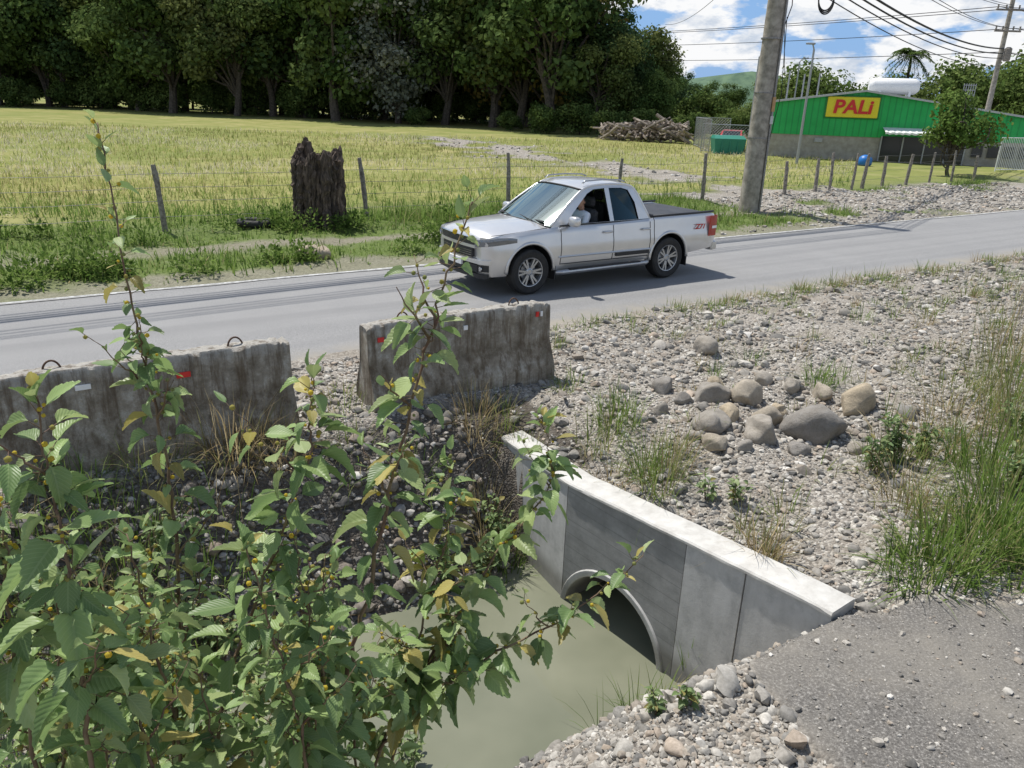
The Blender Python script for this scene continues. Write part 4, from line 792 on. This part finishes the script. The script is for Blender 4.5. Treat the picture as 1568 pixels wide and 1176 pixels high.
for kx,xx in enumerate(WX):
    for sy in(-1,1):
        mb=MB(); cy=sy*.80
        lathe(mb,[(.20,-.11),(.27,-.12),(.34,-.13),(.372,-.11),(.385,-.07),(.385,.07),(.372,.11),(.34,.13),(.28,.125),(.245,.11)],xx,cy,WR,48,0,sy)
        lathe(mb,[(.250,.108),(.243,.122),(.232,.118),(.222,.09),(.215,.0),(.215,-.08)],xx,cy,WR,48,1,sy)
        lathe(mb,[(.215,.02),(.10,.02),(.0,.02)],xx,cy,WR,32,2,sy); lathe(mb,[(.15,.03),(.15,.035),(.05,.035)],xx,cy,WR,32,3,sy)
        lathe(mb,[(.075,.03),(.07,.085),(.045,.098),(.04,.09),(0,.092)],xx,cy,WR,24,1,sy)
        for k in range(6):
            for dd in(-.13,.13):
                an=k*math.pi/3+kx*.3; a1=an+dd*1.0; a2=an+dd*1.2; r0,r1=.045,.235
                def pt(r,aa,off,y):
                    return [xx+r*math.cos(aa)-off*math.sin(aa),cy+sy*y,WR+r*math.sin(aa)+off*math.cos(aa)]
                V=[pt(r0,a1,-.016,.088),pt(r0,a1,.016,.088),pt(r1,a2,.016,.108),pt(r1,a2,-.016,.108),pt(r0,a1,-.02,.04),pt(r0,a1,.02,.04),pt(r1,a2,.02,.05),pt(r1,a2,-.02,.05)]
                mb.add(V,[[0,1,2,3],[0,4,5,1],[1,5,6,2],[2,6,7,3],[3,7,4,0]],1)
        mb.build('wheel',[M_black,M_alloy,M_trim,M_steel],smooth=True,parent=TK,sharp=35)
ZB=1.09
def ysd(z,x=2.4):
    t=(z-ZB)/.62; return .855-.17*t-.05*t*t - .03*max(0,(x-3.0))
outer=[(1.30,ZB-.02),(1.62,1.36),(2.06,1.66),(2.25,1.725),(2.7,1.75),(3.1,1.725),(3.28,1.66),(3.55,1.14),(3.55,ZB-.02)]
win1=[(1.66,1.125),(1.80,1.29),(2.17,1.60),(2.32,1.665),(2.57,1.68),(2.60,1.13)]; win2=[(2.69,1.13),(2.67,1.68),(2.95,1.675),(3.10,1.635),(3.22,1.42),(3.27,1.135)]
mb=MB()
for sy in(-1,1):
    polys=[[Vector((a_,b_,0)) for a_,b_ in pl] for pl in (outer,win1,win2)]
    tri=tessellate_polygon(polys); flat=[p for pl in polys for p in pl]
    for off,mt in((0,0),(-.035,1)):
        mb.add([[p.x,sy*(ysd(p.y,p.x)+off),p.y] for p in flat],[list(t) for t in tri],mt)
    for pl in (win1,win2):
        k=len(pl); V=[[a_,sy*ysd(b_,a_),b_] for a_,b_ in pl]+[[a_,sy*(ysd(b_,a_)-.035),b_] for a_,b_ in pl]; mb.add(V,[[i_,(i_+1)%k,k+(i_+1)%k,k+i_] for i_ in range(k)],1)
mb.build('cab_frame',[M_sil,M_trim],parent=TK)
def interp_grid(edge0,edge1,nv,nb,bx,bz):
    P=np.zeros((nv,nb+1,3))
    for i_ in range(nv):
        t=i_/(nv-1); x=edge0[0]*(1-t)+edge1[0]*t; z=edge0[1]*(1-t)+edge1[1]*t
        y0=ysd(z,x)
        for j_ in range(nb+1):
            u_=-1+2*j_/nb; P[i_,j_]=[x-bx(t)*(1-u_*u_),u_*y0,z+bz(t)*(1-abs(u_)**2.5)]
    return P
mb=MB(); P=interp_grid((1.305,1.085),(2.06,1.66),9,12,lambda t:.17*(1-t)+.07*t,lambda t:.07*(1-t)+.04*t)
V,F=gridmesh(P); mb.add(V,F); mb.build('windscreen',[M_glass],smooth=True,parent=TK)
Pw=P
mb=MB(); rk=[(2.06,1.66),(2.25,1.725),(2.7,1.75),(3.1,1.725),(3.28,1.66)]; rows=[]
for x,z in rk:
    t=(x-2.06)/1.22; y0=ysd(z,x); rows.append([[x-(.07*max(0,1-t*4)-.05*max(0,(t-.75)*4))*(1-u_*u_),u_*y0,z+.045*(1-abs(u_)**2.2)] for u_ in np.linspace(-1,1,13)])
V,F=gridmesh(np.array(rows)); mb.add(V,F); mb.build('roof',[M_sil],smooth=True,parent=TK)
mb=MB(); P=interp_grid((3.28,1.66),(3.55,1.12),6,10,lambda t:-.05,lambda t:.03*(1-t)); V,F=gridmesh(P); mb.add(V,F); mb.build('rear_window',[M_tint],smooth=True,parent=TK)
mb=MB()
for sy in(-1,1):
    pts=[[x,sy*(ysd(z,x)-.01),z+.0] for x,z in [(1.33,1.11),(1.62,1.36),(2.06,1.66),(2.25,1.725),(2.7,1.75),(3.1,1.725),(3.28,1.66),(3.55,1.12)]]
    V,F=tube(catm(pts,30),.022,8); mb.add(V,F,0)
    V,F=tube([[2.15,sy*.56,1.76],[2.22,sy*.56,1.80],[2.6,sy*.56,1.815],[3.0,sy*.56,1.80],[3.1,sy*.56,1.765]],.014,6); mb.add(V,F,1)
    V,F=tube([[1.5,sy*(ysd(1.11)+.012),1.112],[2.5,sy*(ysd(1.11)+.012),1.118],[3.5,sy*(ysd(1.12,3.5)+.012),1.125]],.010,6); mb.add(V,F,2)
for rows_ in (Pw[0],Pw[-1]): V,F=tube(rows_+np.array([0,0,.004]),.016,6); mb.add(V,F,2)
for y0_,y1_ in((-.62,-.02),(.05,.6)): V,F=tube([[1.17,y0_,1.155],[1.19,(y0_+y1_)/2,1.185],[1.23,y1_,1.21]],.008,5); mb.add(V,F,2)
mb.build('pillars_and_rails',[M_sil,M_alloy,M_trim],smooth=True,parent=TK)
mb=MB()
for sy in(-1,1):
    for wn in ((win2,) if sy<0 else (win1,win2)):
        k=len(wn); mb.add([[a_,sy*(ysd(b_,a_)-.022),b_] for a_,b_ in wn],[list(range(k))])
mb.build('side_windows',[M_tint],parent=TK)
mb=MB()
def seam(x,z0=.47,z1=1.075,sy=-1):
    h=[(y,z) for y,z in sect(x)[2:11] if z0<=z<=z1]; V,F=tube([[x,sy*(y+.001),z] for y,z in h],.0065,5); mb.add(V,F)
for sy in(-1,1):
    for x in(1.50,2.64,3.50): seam(x,.45,1.09,sy)
    for x in(3.60,): seam(x,.45,1.15,sy)
    V,F=tube([[x,sy*(wx(x)-.022),.475] for x in np.linspace(1.5,3.5,10)],.006,5); mb.add(V,F)
    V,F=tube([[x,sy*(wx(x)-.10),float(np.interp(x,[.2,1.25],[1.0,1.085]))+.006] for x in np.linspace(.2,1.25,8)],.005,5); mb.add(V,F)
mb.add(*box((1.27,0,1.172),(.05,1.4,.02),0,.005)); mb.build('panel_seams',[M_trim],parent=TK)
mb=MB()
for sy in(-1,1):
    for x in(2.50,3.38): V,F=box((x,sy*.945,.965),(.2,.035,.035),0,.012); mb.add(V,F,0)
    V,F=tube([[x,sy*(wx(x)-.002),.60] for x in np.linspace(1.45,3.52,10)],.016,6); mb.add(V,F,1)
    V,F=box((3.1,sy*.936,.555),(.8,.02,.07),0,.006); mb.add(V,F,2)
    V,F=tube([[1.45,sy*.90,.33],[1.5,sy*.98,.345],[3.4,sy*.98,.36],[3.5,sy*.9,.36]],.042,10); mb.add(V,F,3)
    V,F=box((2.45,sy*.98,.395),(1.6,.08,.015),0,.004); mb.add(V,F,2)
mb.build('handles_and_side_steps',[M_sil,M_sil,M_trim,M_alloy],smooth=True,parent=TK,sharp=35)
mb=MB()
for sy in(-1,1):
    V=ICO3[0]; V=np.sign(V)*np.abs(V)**.6; V=V*[.075,.115,.085]+[1.66,sy*1.05,1.2]; mb.add(V,[ICO3[1]],0); V,F=tube([[1.68,sy*.88,1.12],[1.66,sy*.98,1.15]],.03,8); mb.add(V,F,1)
mb.build('door_mirrors',[M_sil,M_trim],smooth=True,parent=TK)
mb=MB(); P=np.array([[[x,y,1.135+.035*(1-(abs(y)/.82)**6)*(1-((x-4.38)/.80)**8)+.004*math.sin(x*9)] for y in np.linspace(-.82,.82,14)] for x in np.linspace(3.60,5.16,20)]); V,F=gridmesh(P); mb.add(V,[f[:,::-1] for f in F])
for sy in(-1,1): V,F=tube([[3.62,sy*.83,1.165],[4.5,sy*.83,1.175],[5.17,sy*.82,1.185]],.022,6); mb.add(V,F)
V,F=tube([[3.6,-.83,1.17],[3.59,0,1.18],[3.6,.83,1.17]],.03,6); mb.add(V,F)
mb.build('tonneau_cover',[nmat('vinyl',(.02,.02,.022),(.035,.035,.038),5,.5)],smooth=True,parent=TK)
def fx(y,off):
    ya=abs(y); return bow(float(np.interp(ya,[0,.70,.78,.86,.915],[0,0,.05,.15,.4])),y)-off
def fstrip(mb,y0,y1,z0,z1,off,mat,n=16):
    ysn=np.linspace(y0,y1,n); P=np.array([[[fx(y,0)+.01,y,z0],[fx(y,off),y,z0+.004],[fx(y,off),y,z1-.004],[fx(y,0)+.01,y,z1]] for y in ysn]); V,F=gridmesh(P); mb.add(V,F,mat); mb.add(P[0],[[0,1,2,3]],mat); mb.add(P[-1],[[3,2,1,0]],mat)
mb=MB()
fstrip(mb,-.50,.50,.64,.79,.018,1); fstrip(mb,-.56,.56,.845,.945,.018,1); fstrip(mb,-.57,.57,.79,.845,.03,0)
for z in(.665,.70,.735): fstrip(mb,-.48,.48,z,z+.012,.028,2)
for z in(.865,.895,.925): fstrip(mb,-.53,.53,z,z+.010,.028,2)
fstrip(mb,-.58,.58,.948,.962,.03,2); fstrip(mb,-.51,.51,.628,.642,.03,2)
fstrip(mb,-.62,.62,.40,.53,.012,1); fstrip(mb,-.80,.80,.31,.385,.03,1); fstrip(mb,-.83,.83,.545,.62,.035,0,24)
fstrip(mb,-.22,.22,.47,.59,.05,3)
for sy in(-1,1):
    fstrip(mb,sy*.64,sy*.80,.42,.53,.016,1,6)
    V,F=tube([[fx(.72,.03),sy*.72,.475],[fx(.72,.045),sy*.72,.475]],.038,14); mb.add(V,F,2)
mb.build('grille_and_bumper',[M_sil,M_trim,M_chr,M_wp],smooth=True,parent=TK,sharp=30)
mb=MB()
for sy in(-1,1):
    path=[(fx(y,.012),y) for y in(.55,.62,.70,.78,.86)]+[(.30,.905),(.42,.93),(.60,.945)]; n=len(path); lo=np.linspace(.80,.90,n); hi=np.array([.925,.935,.945,.95,.965,.985,.99,.965])
    P=np.array([[[x,sy*y,l_*(1-t)+h_*t] for t in(0,.35,.7,1)] for (x,y),l_,h_ in zip(path,lo,hi)]); P[:,1:3,0]-=.006;P[:,1:3,1]+=sy*.006; V,F=gridmesh(P); mb.add(V,F,0)
    for yy in(.66,.79):
        c0=[fx(yy,.02),sy*yy,.875]; V,F=tube([[c0[0],c0[1],c0[2]],[c0[0]-.012,c0[1]+sy*.004,c0[2]]],.035,14); mb.add(V,F,1)
    P=np.array([[[x,sy*y,z] for x,y in((4.98,.945),(5.1,.945),(5.205,.92),(5.222,.80))] for z in(.74,.80,.95,1.08,1.12)]); V,F=gridmesh(P); mb.add(V,F,2)
    P=np.array([[[x,sy*(y+.003),z] for x,y in((5.06,.945),(5.1,.945),(5.208,.922),(5.226,.82))] for z in(.88,.93)]); V,F=gridmesh(P); mb.add(V,F,3)
mb.build('lamps',[plain('headlamp_glass',(.16,.17,.18),.06,.3,1),M_chr,plain('tail_red',(.35,.01,.01),.12,0,1),M_wp],smooth=True,parent=TK,sharp=40)
mb=MB(); V,F=box((5.26,0,.53),(.16,1.75,.19),0,.03); mb.add(V,F,0); V,F=box((5.27,0,.632),(.15,1.5,.02),0,.004); mb.add(V,F,1)
V,F=box((5.205,0,.9),(.02,1.45,.38),0,.008); mb.add(V,F,0)
for sy in(-1,1): V,F=box((4.47,sy*.80,.36),(.02,.26,.3)); mb.add(V,F,1); V,F=box((1.40,sy*.80,.33),(.02,.24,.24)); mb.add(V,F,1)
V,F=box((2.6,0,.40),(4.2,.9,.16)); mb.add(V,F,1)
mb.build('rear_bumper_and_chassis',[M_sil,M_trim],parent=TK)
text('Z71',.13,(4.74,-.945,.93),(math.pi/2,0,0),plain('decal_red',(.5,.03,.02)),'side_decal',TK,.003,.25,.003,1.2)
mb=MB(); M_seat=nmat('seat_fabric',(.03,.03,.032),(.06,.06,.062),20,.9)
for yy in(-.38,.38):
    for x in(2.45,3.25):
        V,F=box((x,yy,1.0),(.16,.5,.62),0,.05); mb.add(V,F,0); V,F=box((x+.04,yy,1.42),(.10,.26,.18),0,.035); mb.add(V,F,0)
V,F=box((1.52,0,1.02),(.36,1.5,.14),0,.04); mb.add(V,F,0)
mb.build('seats_and_dashboard',[M_seat],parent=TK)
mb=MB(); V,F=tube([[1.84+.19*.35*math.sin(t),-.38+.19*math.cos(t),1.06+.19*math.sin(t)*.93] for t in np.linspace(0,6.283,28)],.014,8,False); mb.add(V,F); V,F=tube([[1.84,-.56,1.06],[1.83,-.38,1.05],[1.84,-.2,1.06]],.014,6); mb.add(V,F); V,F=tube([[1.84,-.38,1.05],[1.65,-.38,.98]],.025,6); mb.add(V,F); mb.build('steering_wheel',[M_trim],smooth=True,parent=TK)
# ------------------------------------------------------------ driver
DR=empty('seated_driver',(tx,ty,.012),R33)
def skin(name,verts,edges,rad,mat,parent,sub=2):
    me=bpy.data.meshes.new(name); me.from_pydata(verts,edges,[]); ob=bpy.data.objects.new(name,me); scene.collection.objects.link(ob)
    md=ob.modifiers.new('s','SKIN'); sv=me.skin_vertices[0].data if me.skin_vertices else None
    if sv is None:
        bm=bmesh.new(); bm.from_mesh(me); bm.verts.layers.skin.verify(); bm.to_mesh(me); bm.free(); sv=me.skin_vertices[0].data
    for k,r in enumerate(rad): sv[k].radius=(r,r) if not isinstance(r,tuple) else r; sv[k].use_root=(k==0)
    md2=ob.modifiers.new('ss','SUBSURF'); md2.levels=sub; md2.render_levels=sub; me.materials.append(mat); ob.parent=parent
    dg=bpy.context.evaluated_depsgraph_get(); m2=bpy.data.meshes.new_from_object(ob.evaluated_get(dg)); ob.modifiers.clear(); ob.data=m2
    for p in m2.polygons: p.use_smooth=True
    return ob
M_skin=nmat('skin',(.36,.20,.13),(.43,.25,.165),10,.5); M_shirt=nmat('light_shirt',(.6,.65,.72),(.72,.76,.8),6,.85); M_hair=nmat('dark_hair',(.012,.01,.008),(.03,.022,.018),30,.6); M_jean=plain('trousers',(.05,.06,.09),.9)
cx,cyy=2.20,-.50
skin('shirt_torso_and_arms',[(cx,cyy,.80),(cx,cyy,.95),(cx+.02,cyy,1.12),(cx+.02,cyy,1.24),(cx+.0,cyy,1.30),(cx+.01,cyy-.17,1.235),(cx-.10,cyy-.24,1.04),(cx+.01,cyy+.17,1.235),(cx-.1,cyy+.22,1.04),(cx-.2,cyy-.22,.99),(cx-.2,cyy+.18,.99)],[(0,1),(1,2),(2,3),(3,4),(3,5),(5,6),(3,7),(7,8),(6,9),(8,10)],[(.15,.12),(.14,.12),(.16,.12),(.13,.10),.06,.065,.05,.065,.05,.045,.045],M_shirt,DR)
for sy in(-1,1):
    w0=(cx-.32,cyy+.10+sy*.16,1.10)
    vs=[(cx-.17,cyy+sy*.21,1.0),(cx-.25,cyy+.04+sy*.19,1.05),w0,(w0[0]-.05,w0[1],w0[2]+.03)]; es=[(0,1),(1,2),(2,3)]; rr=[.042,.036,.026,.03]
    for f_,(dy,l_) in enumerate([(-.03,.055),(-.01,.065),(.01,.06),(.03,.045)]):
        b0=len(vs); vs+=[(w0[0]-.08,w0[1]+dy,w0[2]+.055),(w0[0]-.105,w0[1]+dy,w0[2]+.04),(w0[0]-.10,w0[1]+dy,w0[2]+.04-l_*.5)]; es+=[(3,b0),(b0,b0+1),(b0+1,b0+2)]; rr+=[.010,.009,.008]
    b0=len(vs); vs+=[(w0[0]-.05,w0[1]-sy*.04,w0[2]+.01),(w0[0]-.08,w0[1]-sy*.045,w0[2]+.0)]; es+=[(2,b0),(b0,b0+1)]; rr+=[.011,.009]
    skin('forearm_and_hand',vs,es,rr,M_skin,DR)
skin('legs',[(cx,cyy,.85),(cx-.02,cyy-.1,.84),(cx-.42,cyy-.14,.90),(cx-.55,cyy-.14,.55),(cx-.02,cyy+.1,.84),(cx-.42,cyy+.12,.90),(cx-.55,cyy+.12,.55)],[(0,1),(1,2),(2,3),(0,4),(4,5),(5,6)],[.12,.1,.07,.05,.1,.07,.05],M_jean,DR)
mb=MB(); V=ICO3[0].copy(); H0=np.array([cx-.02,cyy,1.445])
P=V*[.098,.076,.118]; jaw=np.clip(-V[:,2],0,1); P[:,1]*=1-.28*jaw; P[:,0]-=.012*jaw
nose=np.exp(-((V[:,1]/.16)**2+((V[:,2]+.12)/.22)**2))*(V[:,0]<0); P[:,0]-=.026*nose; eye=np.exp(-(((np.abs(V[:,1])-.36)/.16)**2+((V[:,2]-.08)/.12)**2))*(V[:,0]<0); P[:,0]+=.009*eye
mouth=np.exp(-((V[:,1]/.28)**2+((V[:,2]+.5)/.07)**2))*(V[:,0]<0); P[:,0]+=.005*mouth
th=math.radians(-28); c0,s0=math.cos(th),math.sin(th)
def rotz(P): return np.stack([P[:,0]*c0+P[:,1]*s0,-P[:,0]*s0+P[:,1]*c0,P[:,2]],-1)
mb.add(rotz(P)+H0,[ICO3[1]],0)
for sy in(-1,1):
    E=ICO2[0]*[.018,.008,.03]+[.012,sy*.078,-.01]; mb.add(rotz(E)+H0,[ICO2[1]],0)
    E=ICO1[0]*[.006,.011,.006]+[-.086,sy*.028,.010]; mb.add(rotz(E)+H0,[ICO1[1]],1)
E=ICO1[0]*[.004,.022,.005]+[-.083,0,-.06]; mb.add(rotz(E)+H0,[ICO1[1]],2)
Hh=ICO3[0].copy(); keep=(Hh[:,2]>.28-.75*np.clip(Hh[:,0]+.45,0,1)); Fk=ICO3[1][keep[ICO3[1]].all(1)]; mb.add(rotz(Hh*[.106,.084,.127]+[.004,0,.003])+H0,[Fk],1)
V,F=tube([[cx+.015,cyy,1.28],[cx+.005,cyy,1.40]],[.052,.05],12); mb.add(V,F,0)
mb.build('head',[M_skin,M_hair,plain('lips',(.3,.12,.1))],smooth=True,parent=DR)
# ------------------------------------------------------------ world, sun, camera
w=bpy.data.worlds.new('World'); scene.world=w; w.use_nodes=True; nt=w.node_tree; bg=nt.nodes['Background']
sky=nt.nodes.new('ShaderNodeTexSky'); sky.sky_type='NISHITA'; sky.sun_disc=False
sd=Vector((-.36,.34,1)).normalized(); sky.sun_elevation=math.asin(sd.z); sky.sun_rotation=math.atan2(sd.x,sd.y)
tc=nt.nodes.new('ShaderNodeTexCoord'); mp=nt.nodes.new('ShaderNodeMapping'); mp.inputs['Scale'].default_value=(1,1,2.3); mp.inputs['Location'].default_value=(.3,.2,0); nt.links.new(tc.outputs['Generated'],mp.inputs[0])
sp=nt.nodes.new('ShaderNodeSeparateXYZ'); nt.links.new(tc.outputs['Generated'],sp.inputs[0])
low=ramp(nt,sp.outputs[2],[(.25,(1,1,1)),(.55,(.12,.12,.12))])
n1=noise(nt,9.5,7,.56,mp.outputs[0]); fac=math_(nt,'MULTIPLY',ramp(nt,n1,[(.445,(0,0,0)),(.515,(.97,.97,.97))]),low)
n2=noise(nt,20,5,.6,mp.outputs[0]); cc=ramp(nt,n2,[(.36,(5.4,6.0,6.9)),(.52,(8.8,8.8,8.8))])
skc=mixc(nt,math_(nt,'MULTIPLY',low,.8),sky.outputs[0],(2.1,4.1,7.6))
nt.links.new(mixc(nt,fac,skc,cc),bg.inputs[0]); bg.inputs[1].default_value=.112
sl=bpy.data.lights.new('sun','SUN'); sl.energy=5.0; sl.angle=math.radians(.53); sl.color=(1,.96,.9); so=bpy.data.objects.new('sun',sl); scene.collection.objects.link(so); so.rotation_euler=(-sd).to_track_quat('-Z','Y').to_euler()
cam=bpy.data.cameras.new('camera'); co=bpy.data.objects.new('camera',cam); scene.collection.objects.link(co); scene.camera=co
cam.sensor_width=36; cam.lens=36*1178/1568; cam.clip_end=6000; cam.clip_start=.05
co.matrix_world=Matrix.Translation((0,0,3.1))@Matrix.Rotation(math.radians(90-20.3),4,'X')@Matrix.Rotation(math.radians(1.9),4,'Z')
scene.view_settings.view_transform='Standard'; scene.view_settings.look='None'; scene.view_settings.exposure=0
